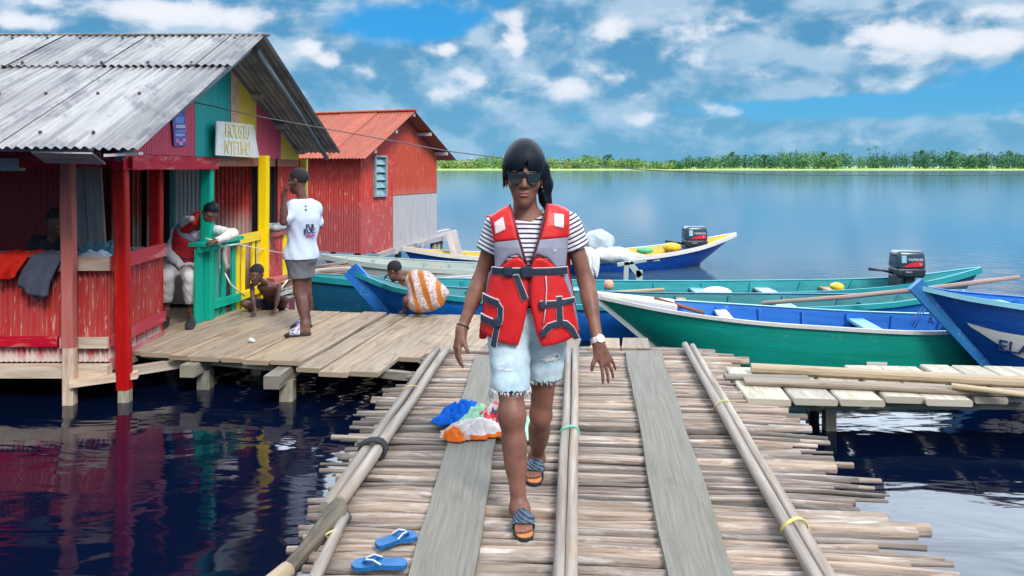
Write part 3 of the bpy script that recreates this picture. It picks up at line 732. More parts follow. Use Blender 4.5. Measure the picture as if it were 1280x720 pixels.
# walls inside the porch
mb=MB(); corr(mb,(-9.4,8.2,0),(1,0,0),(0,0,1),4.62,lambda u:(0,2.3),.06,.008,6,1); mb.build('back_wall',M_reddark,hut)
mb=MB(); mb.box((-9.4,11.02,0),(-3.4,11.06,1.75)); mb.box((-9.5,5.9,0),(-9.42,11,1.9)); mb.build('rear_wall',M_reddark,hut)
mb=MB()
for k,(x,wd) in enumerate(((-4.66,.19),(-4.46,.17))): mb.board((x+.1,8.16,.05),(x+.0,8.16,1.72),wd,.03,(0,1,0))
mb.build('door',M_wgrey,hut)
def strip(x0,x1,y,mat,name='wall_panel',z1=1.70,z0=.0,c=True):
    mb=MB(); corr(mb,(x0,y,0),(1,0,0),(0,0,1),x1-x0,lambda u:(z0,z1),.05,.007,6,1,u0=x0); return mb.build(name,mat,hut)
Y2=9.4
X=lambda px:(px-640)/960*Y2
M_strip=paintmetal('orange_red_strip',(.80,.10,.04),(.70,.12,.07),(.62,.50,.46),.4,(.62,.52,.46),(.72,1.0),streak=20)
for p0,p1 in ((140,151),(166,178),(184,191),(199,210)): strip(X(p0),X(p1),Y2-.02,M_strip)
strip(X(60),X(140),Y2+.25,M_reddark); strip(X(140),X(330),Y2+.55,M_shade,'shade_sheet')  # last one: near-black sheet painted as shade behind the openings
o=strip(X(219),X(257),Y2,M_lt,'porch_door',1.66); 
mb=MB()
for a,c_ in (((X(217),1.69),(X(259),1.69)),((X(217),0),(X(217),1.69)),((X(259),0),(X(259),1.69))): mb.board((a[0],Y2-.03,a[1]),(c_[0],Y2-.03,c_[1]),.05,.05,(0,1,0))
mb.build('door_frame',wpaint('turquoise_wood',(.10,.30,.34),(.45,.5,.5)),hut)
strip(X(262),X(318),Y2-.03,M_redfade); strip(X(326),X(334),Y2,M_redfade)
mb=MB(); mb.board((X(211),Y2-.05,0),(X(211),Y2-.05,1.7),.05,.05,(0,1,0)); mb.build('shade_strip',M_shade,hut); mb=MB(); mb.board((X(321),Y2-.05,0),(X(321),Y2-.05,1.7),.06,.06,(0,1,0)); mb.build('shade_strip',M_shade,hut)  # added strips painted near-black as the shaded gaps beside the panels
mb=MB(); mb.board((-4.3,8.95,.20),(-3.2,8.95,.20),.4,.40); mb.build('bench',plain('grey_plaster',(.42,.40,.41),.9,.3,4),hut)
# fence of the porch
def rail(p0,p1,z,mat,w=.03,h=.07,nm='fence_rail'):
    mb=MB(); mb.board((p0[0],p0[1],z),(p1[0],p1[1],z),w,h,jit=.004); return mb.build(nm,mat,hut)
P0,P1,P2,P3=(-3.13,7.62),(-3.02,8.42),(-2.96,9.1),(-2.95,10.35)
mb=MB(); mb.board((*P0,.79),(*P1,.79),.17,.035,jit=.004); mb.build('fence_cap',M_wgreen,hut)
rail((P0[0]+.02,P0[1]),(P1[0]+.02,P1[1]),.745,M_wgreen); rail((-3.09,7.9),(P1[0]+.04,P1[1]),.14,M_wgreen,.03,.085)
rail(P1,P2,.76,M_wyel,.03,.10); rail((P1[0]+.03,P1[1]),(P2[0]+.03,P2[1]),.14,M_wyel,.03,.085); rail((P2[0],P2[1]+.06),P3,.745,wpaint('old_red_wood',(.32,.10,.08),(.45,.25,.2)),.04,.10)
def slats(p0,p1,ts,mat,w,z0=-.06,z1=.75):
    for t in ts:
        x=p0[0]+(p1[0]-p0[0])*t; y=p0[1]+(p1[1]-p0[1])*t
        d=Vector((p1[0]-p0[0],p1[1]-p0[1],0)).normalized(); n=Vector((d.y,-d.x,0))
        mb=MB(); mb.board((x-.02*n.x,y,z0+random.uniform(-.03,.03)),(x-.02*n.x+random.uniform(-.01,.01),y+random.uniform(-.015,.015),z1),w,.018,n,jit=.004); mb.build('fence_slat',mat,hut)
slats(P0,P1,(.04,.14,.52,.68,.95),M_wgreen,.085); slats(P1,P2,(.10,.28,.66,.88),M_wyel,.075)
mb=MB(); corr(mb,(P2[0],P2[1]+.12,0),(0,1,0),(0,0,1),.68,lambda u:(.05,.70),.05,.005,6,1); mb.build('fence_panel',M_batten,hut)
slats(P2,P3,(.72,.82),M_wyel,.12,.0,.72); rail((-2.93,9.15),(-2.9,10.5),.02,M_wbare,.05,.08)
# board with lettering, poster
bd=thing('lettered_board','white board with faded yellow capitals fixed to the hut gable','sign',(-2.98,8.45,1.65))
o0=at(271,152,8.02); o0.x=-2.94
def gpt(px,py,x=-2.955):
    k=(px-640)/F_PX; D=x/k; return Vector((x,D,CAM_H-(py-HZ)/F_PX*D))
A,B,C_,D_=gpt(271,151),gpt(317,156),gpt(324,197),gpt(270,194)
vs=[A,B,C_,D_]; vs2=[p-Vector((.012,0,0)) for p in vs]; mb=MB()
mb.add(vs+vs2,[(3,2,1,0),(4,5,6,7),(0,1,5,4),(1,2,6,5),(2,3,7,6),(3,0,4,7)],[[(0,0),(1,0),(1,.5),(0,.5)]]*6,.6)
mb.build('board',plain('chalky_white',(.74,.73,.69),.8,.12,9),bd)
ml=plain('faded_yellow_paint',(.84,.70,.32),.8,.3,20); cen=(A+B+C_+D_)/4
xd=((B+C_)/2-(A+D_)/2).normalized(); 
for i,tx in enumerate(('HOUSTU','NTETIHU')):
    c=cen+Vector((.006,-.01,.085-.18*i)); text_mesh('lettering',tx,.215,ml,bd,frame(c,xd,(1,0,0)),.002,.86)
ps=thing('poster','narrow purple and blue poster on the red gable strip','poster',(-3.02,6.9,1.8))
def quad(name,mat,pts,parent,th=.004,nx=(1,0,0)):
    n=Vector(nx)*th; mb=MB(); vs=[Vector(p) for p in pts]; vs2=[p-n for p in vs]
    mb.add(vs+vs2,[(3,2,1,0),(4,5,6,7),(0,1,5,4),(1,2,6,5),(2,3,7,6),(3,0,4,7)],None,.5); return mb.build(name,mat,parent)
gq=lambda x,*p:[gpt(a,b_,x) for a,b_ in p]
quad('sheet',plain('purple_print',(.10,.07,.36),.5,.4,14),gq(-3.025,(215,141),(231,130),(234,182),(218,182)),ps)
pc=[((.50,.50,.58),(220,156,231.5,160)),((.12,.25,.62),(219,146,230,154)),((.25,.45,.65),(220,163.5,232,164.5)),((.32,.40,.60),(219.5,167,231,170)),((.62,.18,.42),(220,174,224,178)),((.62,.18,.42),(228,173,232.5,177)),((.70,.25,.45),(224,177,228.5,181)),((.55,.15,.5),(222,141,225,144))]
for c,(x0,y0,x1,y1) in pc: quad('print_mark',plain('poster_ink',c,.5,.2,60),gq(-3.0215,(x0,y0),(x1,y0),(x1,y1),(x0,y1)),ps,.002)

# ================================================================== second hut
h2=thing('red_hut','plain red hut with rusty roof and bare grey sheet at its lower corner','hut',(-3,14.3,0),0)
K=Vector((-2.56,13.0,0)); gd=Vector((.40,.917,0)).normalized(); fd=Vector((-.917,.40,0)).normalized(); GL=2.62; FL=4.2
M_red2=paintmetal('red_hut_sheet',(.42,.022,.02),(.48,.065,.04),(.62,.42,.40),.5,(.36,.06,.06),(.75,1.05),streak=16)
M_red2o=paintmetal('orange_red_hut_sheet',(.54,.07,.03),(.46,.05,.03),(.56,.34,.30),.35,(.50,.15,.12),(1.0,1.2),streak=16)
M_grey2=paintmetal('bare_grey_sheet',(.36,.37,.40),(.48,.47,.49),(.30,.28,.28),.4,streak=16)
zt=1.84; RZ=2.56
def h2w(name,mat,P,U,wd,hf,off=Vector((0,0,0)),u0=0):
    mb=MB(); corr(mb,P+off,U,(0,0,1),wd,hf,.052,.007,6,1,u0=u0); return mb.build(name,mat,h2)
h2w('wall',M_red2,K+fd*FL,-fd,FL,lambda u:(.10,zt))
gh=lambda u:zt+(RZ-zt)*(1-abs((u-GL*.5)/(GL*.5)))-.02
s1=.50; h2w('wall',M_red2,K,gd,s1*2.0,lambda u:(.08,gh(u)))
h2w('wall',M_red2o,K,gd,GL-s1*2.0,lambda u:(1.05,gh(u+s1*2.0)),gd*s1*2.0,s1*2)
h2w('wall',M_grey2,K,gd,GL-s1*2.0,lambda u:(.10+.12*u/GL*1.2,1.04),gd*s1*2.0)
h2w('wall',M_red2,K+gd*GL+fd*FL,-fd,FL,lambda u:(.1,zt)); h2w('wall',M_red2,K+fd*FL,gd,GL,lambda u:(.1,gh(u)))
def roof2(name,u0,u1,z0,z1,lift):
    # sheets falling from the ridge (u=GL/2)
    P=K+gd*u0-fd*.30; P.z=z0+lift; d=gd*(u1-u0); d.z=z1-z0; L=d.length
    mb=MB(); W=FL+.6
    for k in range(6):
        Q=P+fd*(W*k/6); Q.z+=.008*(k%2); corr(mb,Q,fd,d,W/6+.04,lambda u:(0,L),.07,.010,6,2,u0=W*k/6,tint=random.random())
    return mb.build(name,M_rust,h2)
ov=.30; sl=(RZ-zt)/(GL*.5)
roof2('roof',-ov,GL*.5+.02,zt-ov*sl,RZ+.01,.03); roof2('roof',GL+ov,GL*.5-.02,zt-ov*sl,RZ,.02)
mb=MB(); q=K+gd*GL*.5; mb.tube([(q.x-fd.x*.3,q.y-fd.y*.3,RZ+.05),(q.x+fd.x*(FL+.3),q.y+fd.y*(FL+.3),RZ+.05)],.05,8,flat=.5); mb.build('ridge_cap',M_rust,h2)
mb=MB()
for u in (.05,GL*.27,GL*.5,GL*.73,GL-.05): 
    z=gh(u)-.02; a=K+gd*u-fd*.27; b_=K+gd*u+fd*FL; mb.board((a.x,a.y,z),(b_.x,b_.y,z),.06,.06)
mb.build('purlins',M_wgrey,h2)
# louvred window
wn=K+gd*.42; 
mb=MB(); n=Vector((gd.y,-gd.x,0))
def wq(u,z,off=.03): return K+gd*u+n*off+Vector((0,0,z))
for a,b_ in (((.38,1.08),(.38,1.74)),((.72,1.08),(.72,1.74)),((.36,1.06),(.74,1.06)),((.36,1.75),(.74,1.75))): mb.board(wq(*a),wq(*b_),.035,.05,n)
wf=mb.build('window',plain('window_frame_paint',(.26,.33,.37),.6),h2)
mb=MB()
for i in range(5): z=1.12+i*.136; mb.board(wq(.38,z,.02),wq(.72,z,.02),.13,.012,(n*.85+Vector((0,0,.35))))
mb.build('louvres',plain('teal_louvre_glass',(.09,.26,.29),.25,.3,8),wf)
# stilts and floor timbers
mb=MB()
for u in (-.05,.9,1.8,2.7): a=K+gd*u-fd*.15; b_=K+gd*u+fd*FL; mb.board((a.x,a.y,.02+.04*u),(b_.x,b_.y,.02),.09,.10)
mb.board(K+gd*.4+n*.05+V(0,0,.02),K+gd*3.35+n*.05+V(0,0,.20),.10,.08); mb.board(K+gd*1.6+n*.12+V(0,0,.10),K+gd*3.45+n*.02+V(0,0,.14),.08,.07); mb.board(K+gd*2.0-n*.1+V(0,0,.2),K+gd*3.3-n*.1+V(0,0,.24),.09,.06)
mb.build('floor_timbers',M_wgrey,h2)
for u,f in ((.2,.2),(1.5,.2),(2.45,-.02),(2.65,.0),(2.85,.05),(1.5,2.5),(2.6,2.5)):
    q=K+gd*u+fd*f; mb=MB(); mb.tube([(q.x,q.y,-1.5),(q.x,q.y,.1)],.06,8); mb.build('stilt',M_post,h2)
r=thing('leaning_board','grey board leaning upright behind the long boat beside the red hut','board',at(575,327,13.4))
mb=MB(); mb.board(at(576,335,13.4),at(563,289,13.6),.20,.04,(0,1,0),jit=.01); mb.build('board_body',M_wgrey,r)
# cable from the painted hut across the lake front
pts=[]
for k,(px,py,D) in enumerate(((240,127,7.25),(330,147,7.0),(425,164,7.0),(560,189,7.2),(640,199,7.4),(800,212,7.8),(950,218,8.2),(1120,219.5,8.6),(1290,218,9.0),(1700,205,10))):
    pts.append(at(px,py,D))
pts[0].x=-3.03
mb=MB(); mb.tube(pts,.0055,6); o=mb.build('cable',plain('dark_cable',(.10,.10,.12),.6)); tag(o,'thin sagging cable running from the painted hut gable across the lake front','cable')
# ================================================================== boats
def bpaint(name,c,c2,worn,amt=.35,sc=6):
    m,nt,b=newmat(name); v=coord(nt,'UV')
    n=noise(nt,mapping(nt,v,(1.0,7,1)),1,6,.7,.5); n2=noise(nt,mapping(nt,v,(5,16,1)),1,5,.7,1.0); n3=noise(nt,mapping(nt,v,(.5,1.2,1)),1,3)
    col=mixc(nt,ramp(nt,n,.3,.7),c,c2); col=mixc(nt,mth(nt,'MULTIPLY',ramp(nt,n2,.60,.70),amt),col,worn)
    col=mixc(nt,mth(nt,'MULTIPLY',ramp(nt,n3,.35,.75),.3),col,tuple(x*.6 for x in c))
    sy=nd(nt,'ShaderNodeSeparateXYZ'); nt.links.new(v,sy.inputs[0]); seam=mth(nt,'ABSOLUTE',mth(nt,'SUBTRACT',mth(nt,'FRACT',mth(nt,'MULTIPLY',mth(nt,'ADD',sy.outputs[1],mth(nt,'MULTIPLY',n3,.02)),5.2)),.5)); sm=ramp(nt,seam,.03,.0)
    col=mixc(nt,mth(nt,'MULTIPLY',sm,.55),col,tuple(x*.35+.01 for x in c))
    n5=noise(nt,mapping(nt,v,(9,3,1)),1,6,.75,1.2); col=mixc(nt,mth(nt,'MULTIPLY',ramp(nt,n5,.63,.68),amt*.8),col,tuple(x*.6+.14 for x in worn))
    nt.links.new(col,b.inputs['Base Color']); b.inputs['Roughness'].default_value=.5
    bump(nt,b,mth(nt,'ADD',n,n2),.3,.006); return m
B_blue=bpaint('deep_blue_hull',(.0,.035,.24),(.0,.07,.36),(.10,.25,.45)); B_blue2=bpaint('bright_blue_paint',(.0,.10,.46),(.01,.17,.56),(.15,.40,.65))
B_green=bpaint('green_hull',(.0,.26,.20),(.0,.33,.255),(.10,.40,.32),.3); B_teal=bpaint('teal_paint',(.0,.22,.26),(.02,.32,.35),(.15,.5,.5)); B_tealdark=bpaint('dark_teal_hull',(.0,.07,.17),(.01,.11,.20),(.03,.20,.26),.5)
B_white=bpaint('white_gunwale',(.62,.60,.56),(.72,.70,.68),(.35,.42,.45),.5); B_ltb=bpaint('pale_blue_gunwale',(.16,.42,.55),(.28,.55,.66),(.55,.60,.60),.5); B_yel=bpaint('yellow_inside',(.66,.42,.02),(.72,.50,.05),(.4,.3,.1)); B_greyb=bpaint('pale_grey_green',(.36,.45,.43),(.46,.53,.50),(.2,.25,.26),.5)
B_grn2=bpaint('grey_teal_inside',(.02,.17,.20),(.05,.25,.27),(.2,.35,.35),.5)
class Boat:
    """open plank canoe along A->B; gunwale height by sheer(t), half beam by beam(t)"""
    def __init__(s,label,A,B,bm,sheer,keel,rakeA,rakeB,mats,name='canoe',gun=.035,ribs=9,thw=(),tipA=.02,tipB=.02,group='wooden canoes moored by the walkway',bow=0.0,flare=.72,nib=.03):
        s.A=Vector((*A,0)); s.B=Vector((*B,0)); s.L=(s.B-s.A).length; s.d=(s.B-s.A)/s.L; s.n=Vector((s.d.y,-s.d.x,0))  # n: towards the viewer for boats drawn left to right
        s.bm=bm; s.sh=sheer; s.kl=keel; s.ra=rakeA; s.rb=rakeB; s.bow=bow; s.flare=flare; s.tA=tipA; s.tB=tipB; s.M=mats
        c=(s.A+s.B)/2; s.root=thing(name,label,'boat',(c.x,c.y,WATER_Z),0,group)
        s.hull(); s.gunw(gun); s.ribs_(ribs)
        for t in thw: s.thwart(*t)
    def half(s,t): 
        f=min(1,(t+1e-6)/.42); r=min(1,(1-t+1e-6)/.36)
        k=max(math.sin(f*math.pi/2)**.85*math.sin(r*math.pi/2)**.85,0)
        return s.bm*.5*k+(s.tA*(1-t)**8+s.tB*t**8)
    def sheer(s,t): return float(np.interp(t,[q[0] for q in s.sh],[q[1] for q in s.sh])) if len(s.sh)<4 else s._sp(t)
    def _sp(s,t):
        xs=[q[0] for q in s.sh]; ys=[q[1] for q in s.sh]
        i=max(0,min(len(xs)-2,int(np.searchsorted(xs,t)-1))); h=xs[i+1]-xs[i]; k=(t-xs[i])/h
        m=lambda j:(ys[min(j+1,len(xs)-1)]-ys[max(j-1,0)])/(xs[min(j+1,len(xs)-1)]-xs[max(j-1,0)])
        return (2*k**3-3*k*k+1)*ys[i]+(k**3-2*k*k+k)*h*m(i)+(3*k*k-2*k**3)*ys[i+1]+(k**3-k*k)*h*m(i+1)
    def keel(s,t):
        return s.kl+ (s.sheer(0)-.10-s.kl)*max(0,1-t/.02)**2*0 
    def pt(s,t,v,side,inset=0.0):
        """v 0 gunwale .. 1 bottom centre; side +1 near, -1 far"""
        zt=s.sheer(t); zk=s.kl+inset*1.2
        prof=[(0,1.0),(.30,.94),(.55,.84),(.72,s.flare),(.80,s.flare*.6),(1.0,0.0)]
        hz=[(0,0),(.30,.36),(.55,.68),(.72,.93),(.80,.985),(1,1.0)]
        w=float(np.interp(v,[p[0] for p in prof],[p[1] for p in prof])); zf=float(np.interp(v,[p[0] for p in hz],[p[1] for p in hz]))
        h=max(s.half(t)-inset,0.004)*w
        z=zt+(zk-zt)*zf
        off=s.ra*zf*max(0,1-t/.45)**1.5 - s.rb*zf*max(0,1-(1-t)/.45)**1.5
        if inset: off+= inset*2.0*(max(0,1-t/.1)-max(0,1-(1-t)/.1))
        p=s.A+s.d*(s.L*t+off)+s.n*(h*side+s.bow*4*t*(1-t)); p.z=z; return p
    TS=[0,.012,.03,.06,.1,.15,.2,.27,.34,.42,.5,.58,.66,.73,.8,.85,.9,.94,.97,.988,1]
    def hull(s):
        vs=[(0,1),(.15,1),(.30,1),(.55,1),(.72,1),(.80,1),(1,1),(.80,-1),(.72,-1),(.55,-1),(.30,-1),(.15,-1),(0,-1)]
        mb=MB(); P=[];n=len(vs)
        for t in s.TS:
            for v,sd in vs: P.append(s.pt(t,v,sd))
        mb.grid(P,len(s.TS),n,lambda i,j:(s.TS[i]*s.L,vs[j][0]*.8+(3 if vs[j][1]<0 else 0)),.5)
        for i in (0,len(s.TS)-1):
            mb.add([P[i*n+j] for j in range(n)],[tuple(range(n))],None,.5)
        s.hullo=mb.build('hull',s.M['out'],s.root)
        mb=MB(); P=[]; ts=[.004+.992*t for t in s.TS]
        for t in ts:
            for v,sd in vs: 
                q=s.pt(t,v,sd,.022); 
                if v==0: q.z-=.004
                P.append(q)
        mb.grid(P,len(ts),n,lambda i,j:(ts[i]*s.L,vs[j][0]*.8+(3 if vs[j][1]<0 else 0)),.5,0,True,True)
        mb.build('lining',s.M['in'],s.root)
    def gunw(s,g):
        for sd,mm in ((1,s.M.get('gun')),(-1,s.M.get('gunfar',s.M.get('gun')))):
            mb=MB(); P=[]; uv=[]; N=44
            for i in range(N+1):
                t=i/N; p=s.pt(t,0,sd); o=s.n*sd
                for a,b_ in ((-.030,.012),(.014,.014),(.016,-g),(-.004,-g)):
                    k=p+o*a; k.z+=b_; P.append(k)
            # wrap
            pp=[]
            for i in range(N+1):
                r=P[i*4:i*4+4]; pp+=r+[r[0]]
            mb.grid(pp,N+1,5,lambda i,j:(i/N*s.L,j*.03),.5,0,False,sd<0)
            mb.add(P[:4],[(0,1,2,3)]); mb.add(P[-4:],[(3,2,1,0)])
            mb.build('gunwale',mm,s.root)
    def ribs_(s,n):
        for i in range(n):
            t=.09+.82*i/(n-1)
            for sd in (1,-1):
                mb=MB(); pts=[s.pt(t,v,sd,.034) for v in (.03,.30,.55,.72)]
                for a,b_ in zip(pts,pts[1:]): mb.board(a,b_,.045,.03,s.n*sd)
                mb.build('rib',s.M.get('rib',s.M['in']),s.root)
    def thwart(s,t,mat,w=.2,dz=-.06,name='thwart'):
        a=s.pt(t,.05,1,.02); b_=s.pt(t,.05,-1,.02); a.z+=dz; b_.z+=dz
        mb=MB(); mb.board(a,b_,w,.028,jit=.004); mb.build(name,mat,s.root)
    def stem(s,top,mat,w=.16,th=.05,t=0,name='stem_board',ext=.06,k=1.0):
        a=s.A+s.d*(s.ra*.92*k) ; a.z=s.sheer(0)+(s.kl-s.sheer(0))*.92*k
        b_=s.A-s.d*ext; b_.z=s.sheer(0)+top
        mb=MB(); mb.board(a,b_,th,w,(b_-a).normalized().cross(s.n).normalized(),jit=.006,w1=th*1.2); return mb.build(name,mat,s.root)

W=WATER_Z
far_boat=Boat('long far blue canoe with white gunwale, yellow inside and outboard motor',(-1.9,13.3),(4.30,14.75),1.25,[(0,.17),(.12,.06),(.4,-.07),(.62,-.05),(.85,.09),(1,.29)],-.55,.5,1.15,
   dict(out=B_blue,**{'in':B_yel},gun=B_white,rib=B_yel),thw=((.62,B_yel,.25),(.70,B_greyb,.18),(.83,B_blue,.3,-.02)),gun=.055,ribs=10)
grey_boat=Boat('pale grey green canoe lying in front of the red hut, behind the teal canoe',(-3.0,12.15),(.55,12.0),.9,[(0,.17),(.3,.07),(.7,.0),(1,.05)],-.5,.4,.4,
   dict(out=B_greyb,**{'in':B_greyb},gun=B_greyb,rib=B_greyb),thw=((.5,M_yellowwood,.14),),gun=.06,ribs=8)
teal_boat=Boat('teal canoe with an outboard motor, second row behind the green canoe',(-2.75,9.75),(5.95,9.75),1.05,[(0,.20),(.2,.08),(.5,.02),(.75,.04),(.9,.12),(1,.28)],-.55,.5,.6,
   dict(out=B_tealdark,**{'in':B_teal},gun=B_teal,rib=B_teal),thw=((.42,B_ltb,.2),(.60,B_ltb,.18),(.70,B_greyb,.2),(.80,M_yellowwood,.24)),gun=.06,ribs=12,bow=-.1)
blue_boat=Boat('blue canoe with raised pointed prow beside the plank landing',(-1.78,8.75),(5.0,8.45),.95,[(0,.36),(.08,.20),(.3,.10),(.6,.07),(.85,.10),(1,.2)],-.5,.75,.5,
   dict(out=B_blue2,**{'in':B_grn2},gun=B_teal,gunfar=B_tealdark,rib=B_grn2),thw=((.55,M_yellowwood,.1,-.02),(.72,B_ltb,.2),(.86,B_grn2,.2)),gun=.04,ribs=10)
blue_boat.stem(.04,B_blue2,.20,.05)
green_boat=Boat('green canoe with bright blue inside, nearest to the walkway end',(.82,7.72),(5.1,7.25),.95,[(0,.27),(.2,.17),(.45,.10),(.75,.07),(1,.16)],-.5,.95,.4,
   dict(out=B_green,**{'in':B_blue2},gun=bpaint('worn_white_gunwale',(.46,.47,.46),(.58,.57,.55),(.12,.28,.27),.7),gunfar=B_ltb,rib=B_blue2),thw=((.30,B_white,.12,-.03),(.62,B_ltb,.16,-.04),(.84,B_white,.25,-.05)),gun=.018,ribs=9)
mb=MB(); a=green_boat.A+Vector((-.02,0,.285)); b_=green_boat.A+green_boat.d*.80; b_.z=.19; mb.board(a,b_,.10,.05,jit=.004,w1=.42); mb.build('fore_deck',B_white,green_boat.root)
mb=MB(); a=green_boat.pt(.0,0,1)+Vector((-.012,-.012,0)); b_=green_boat.pt(0,.92,1)+Vector((-.02,-.012,0)); mb.board(a,b_,.045,.05,(0,1,0)); mb.build('stem',B_greyb,green_boat.root)
q=green_boat.pt(.60,.45,1)+green_boat.n*.004; mb=MB(); mb.board(q-green_boat.d*.09,q+green_boat.d*.09,.012,.045); mb.build('pale_patch',B_white,green_boat.root)
bow_boat=Boat('blue canoe with worn raked prow and white name panel at the right edge',(3.62,6.80),(8.3,6.45),1.0,[(0,.50),(.08,.43),(.3,.33),(.6,.33),(1,.45)],-.45,.82,.5,
   dict(out=bpaint('darker_blue_hull',(.0,.045,.27),(.0,.08,.36),(.1,.25,.45)),**{'in':B_blue2},gun=B_ltb,gunfar=B_blue2,rib=B_blue2),thw=((.16,B_ltb,.10,.0),(.3,B_ltb,.2)),gun=.03,ribs=8)
bow_boat.stem(.03,bpaint('worn_blue_stem',(.005,.10,.33),(.02,.20,.46),(.25,.55,.68),.7),.135,.05,k=.80)
# white name panel follows the near side of the hull
mb=MB(); P=[]; T=[.028,.04,.055,.075,.1,.15,.2,.28]
for i,t in enumerate(T):
    lo=np.interp(t,[.028,.085,.28],[.27,.47,.50]); hi=np.interp(t,[.028,.085,.28],[.24,.265,.27])
    for j in range(5):
        v=hi+(lo-hi)*j/4; p=bow_boat.pt(t,v,1)+bow_boat.n*.006; P.append(p)
mb.grid(P,len(T),5,lambda i,j:(T[i]*4,j*.1),.5); mb.build('name_panel',bpaint('chipped_white_panel',(.66,.66,.64),(.74,.74,.72),(.25,.20,.16),.8),bow_boat.root)
c=bow_boat.pt(.072,.385,1)+bow_boat.n*.012; up=(bow_boat.pt(.06,.28,1)-bow_boat.pt(.06,.5,1)).normalized()
c2=bow_boat.pt(.235,.60,1)
xd=(bow_boat.pt(.10,.385,1)-bow_boat.pt(.05,.385,1)).normalized()
text_mesh('lettering','ELA',.155,plain('navy_lettering',(.02,.05,.18),.6),bow_boat.root,frame(c+xd*.06,xd,xd.cross(up)),.006)
# outboard motors
B_cowl=plain('navy_cowl',(.018,.05,.085),.3,.2,8,0,.03,.3); B_steel=plain('dark_steel',(.03,.04,.055),.4,.3,10,.3); B_red=plain('red_stripe',(.62,.01,.03),.4,.1); B_wht=plain('white_decal',(.7,.7,.72),.4,.1); B_cy=plain('pale_blue_decal',(.28,.50,.62),.4,.1)
def rbox(name,c,sz,rot,mat,parent,bev=.04,taper=1.0,seg=3):
    bm=bmesh.new(); bmesh.ops.create_cube(bm,size=1)
    for v in bm.verts:
        k=taper if v.co.z>0 else 1
        v.co=Vector((v.co.x*sz[0]*k,v.co.y*sz[1]*k,v.co.z*sz[2]))
    bmesh.ops.bevel(bm,geom=bm.edges[:],offset=bev,segments=seg,affect='EDGES',profile=.5)
    me=bpy.data.meshes.new(name); 
    M=Matrix.Translation(c)@Matrix.Rotation(rot,4,'Z')
    if parent is not None: M=world_of(parent).inverted()@M
    bm.transform(M)
    for f in bm.faces: f.smooth=True
    bm.to_mesh(me); bm.free(); me.materials.append(mat); return link(bpy.data.objects.new(name,me),parent)
def outboard(label,c,rz,s=1.0):
    r=thing('outboard_motor',label,'outboard motor',c,rz,'outboard motors on the canoes'); c=Vector(c)
    Rm=Matrix.Rotation(rz,3,'Z'); L=lambda x,y,z:c+Rm@(Vector((x,y,z))*s)
    rbox('cowl',L(0,0,.52),(.50*s,.34*s,.30*s),rz,B_cowl,r,.06*s,.90); rbox('lower_cowl',L(.0,0,.31),(.47*s,.31*s,.16*s),rz,B_steel,r,.04*s,1.05)
    rbox('shaft_housing',L(.03,0,-.10),(.17*s,.12*s,.72*s),rz,B_steel,r,.03*s); rbox('cavitation_plate',L(.10,0,-.47),(.36*s,.16*s,.025*s),rz,B_steel,r,.01*s)
    mb=MB(); mb.tube([L(-.10,0,-.60),L(-.04,0,-.60),L(.18,0,-.60),L(.26,0,-.60)],[.02*s,.05*s,.05*s,.02*s],10); pr=mb.build('gear_case',B_steel,r)
    mb=MB()
    for k in range(3):
        a=k*2.094; mb.board(L(.28,0,-.60),L(.29,math.cos(a)*.12,-.60+math.sin(a)*.12),.07*s,.012*s,Rm@Vector((1,.4,0)))
    mb.build('propeller',B_steel,pr)
    rbox('clamp_bracket',L(-.20,0,.12),(.10*s,.26*s,.30*s),rz,B_steel,r,.02*s)
    mb=MB(); mb.tube([L(-.22,0,.30),L(-.42,.02,.34),L(-.62,.03,.36)],[.022*s,.02*s,.028*s],8); mb.build('tiller',B_steel,r)
    mb=MB(); mb.tube([L(-.24,-.06,.60),L(-.29,-.06,.60)],[.012*s,.02*s],8); mb.build('pull_handle',B_steel,r)
    x=Rm@Vector((1,0,0)); n=Rm@Vector((0,-1,0)); tl=n*.002
    def dec(name,mat,pts,e=.003): 
        q=[L(a,-.168-e+.017*max(0,(b_-.40)/.27)*1.0,b_) for a,b_ in pts]; mb=MB(); k=len(q); mb.add(q+[p-n*.016 for p in q],[tuple(range(k)),tuple(range(2*k-1,k-1,-1))]+[(i,i+k,(i+1)%k+k,(i+1)%k) for i in range(k)],None,.5); return mb.build(name,mat,r)
    dec('red_stripe',B_red,[(-.16,.41),(.16,.42),(.20,.46),(.16,.50),(.02,.485),(-.10,.44)]); dec('decal',B_cy,[(-.17,.48),(-.09,.48),(-.09,.60),(-.17,.60)])
    text_mesh('lettering','YAMAHA',.062*s,B_wht,r,frame(L(.06,-.162,.528),x,n+Vector((0,0,.06))),.0035*s,1.0); text_mesh('lettering','30',.04*s,B_wht,r,frame(L(.13,-.175,.455),x,n),.003*s); text_mesh('lettering','Enduro',.035*s,B_wht,r,frame(L(-.05,-.165,.33),x,n),.003*s)
    return r
outboard('dark outboard motor on the far blue canoe with white gunwale',at(868,306,14.55)+V(0,0,-.25),.12,.90)
q=at(1131,322,9.85); outboard('dark outboard motor with red stripe on the teal canoe',(q.x,9.8,q.z-.52*.80),.02,.77)
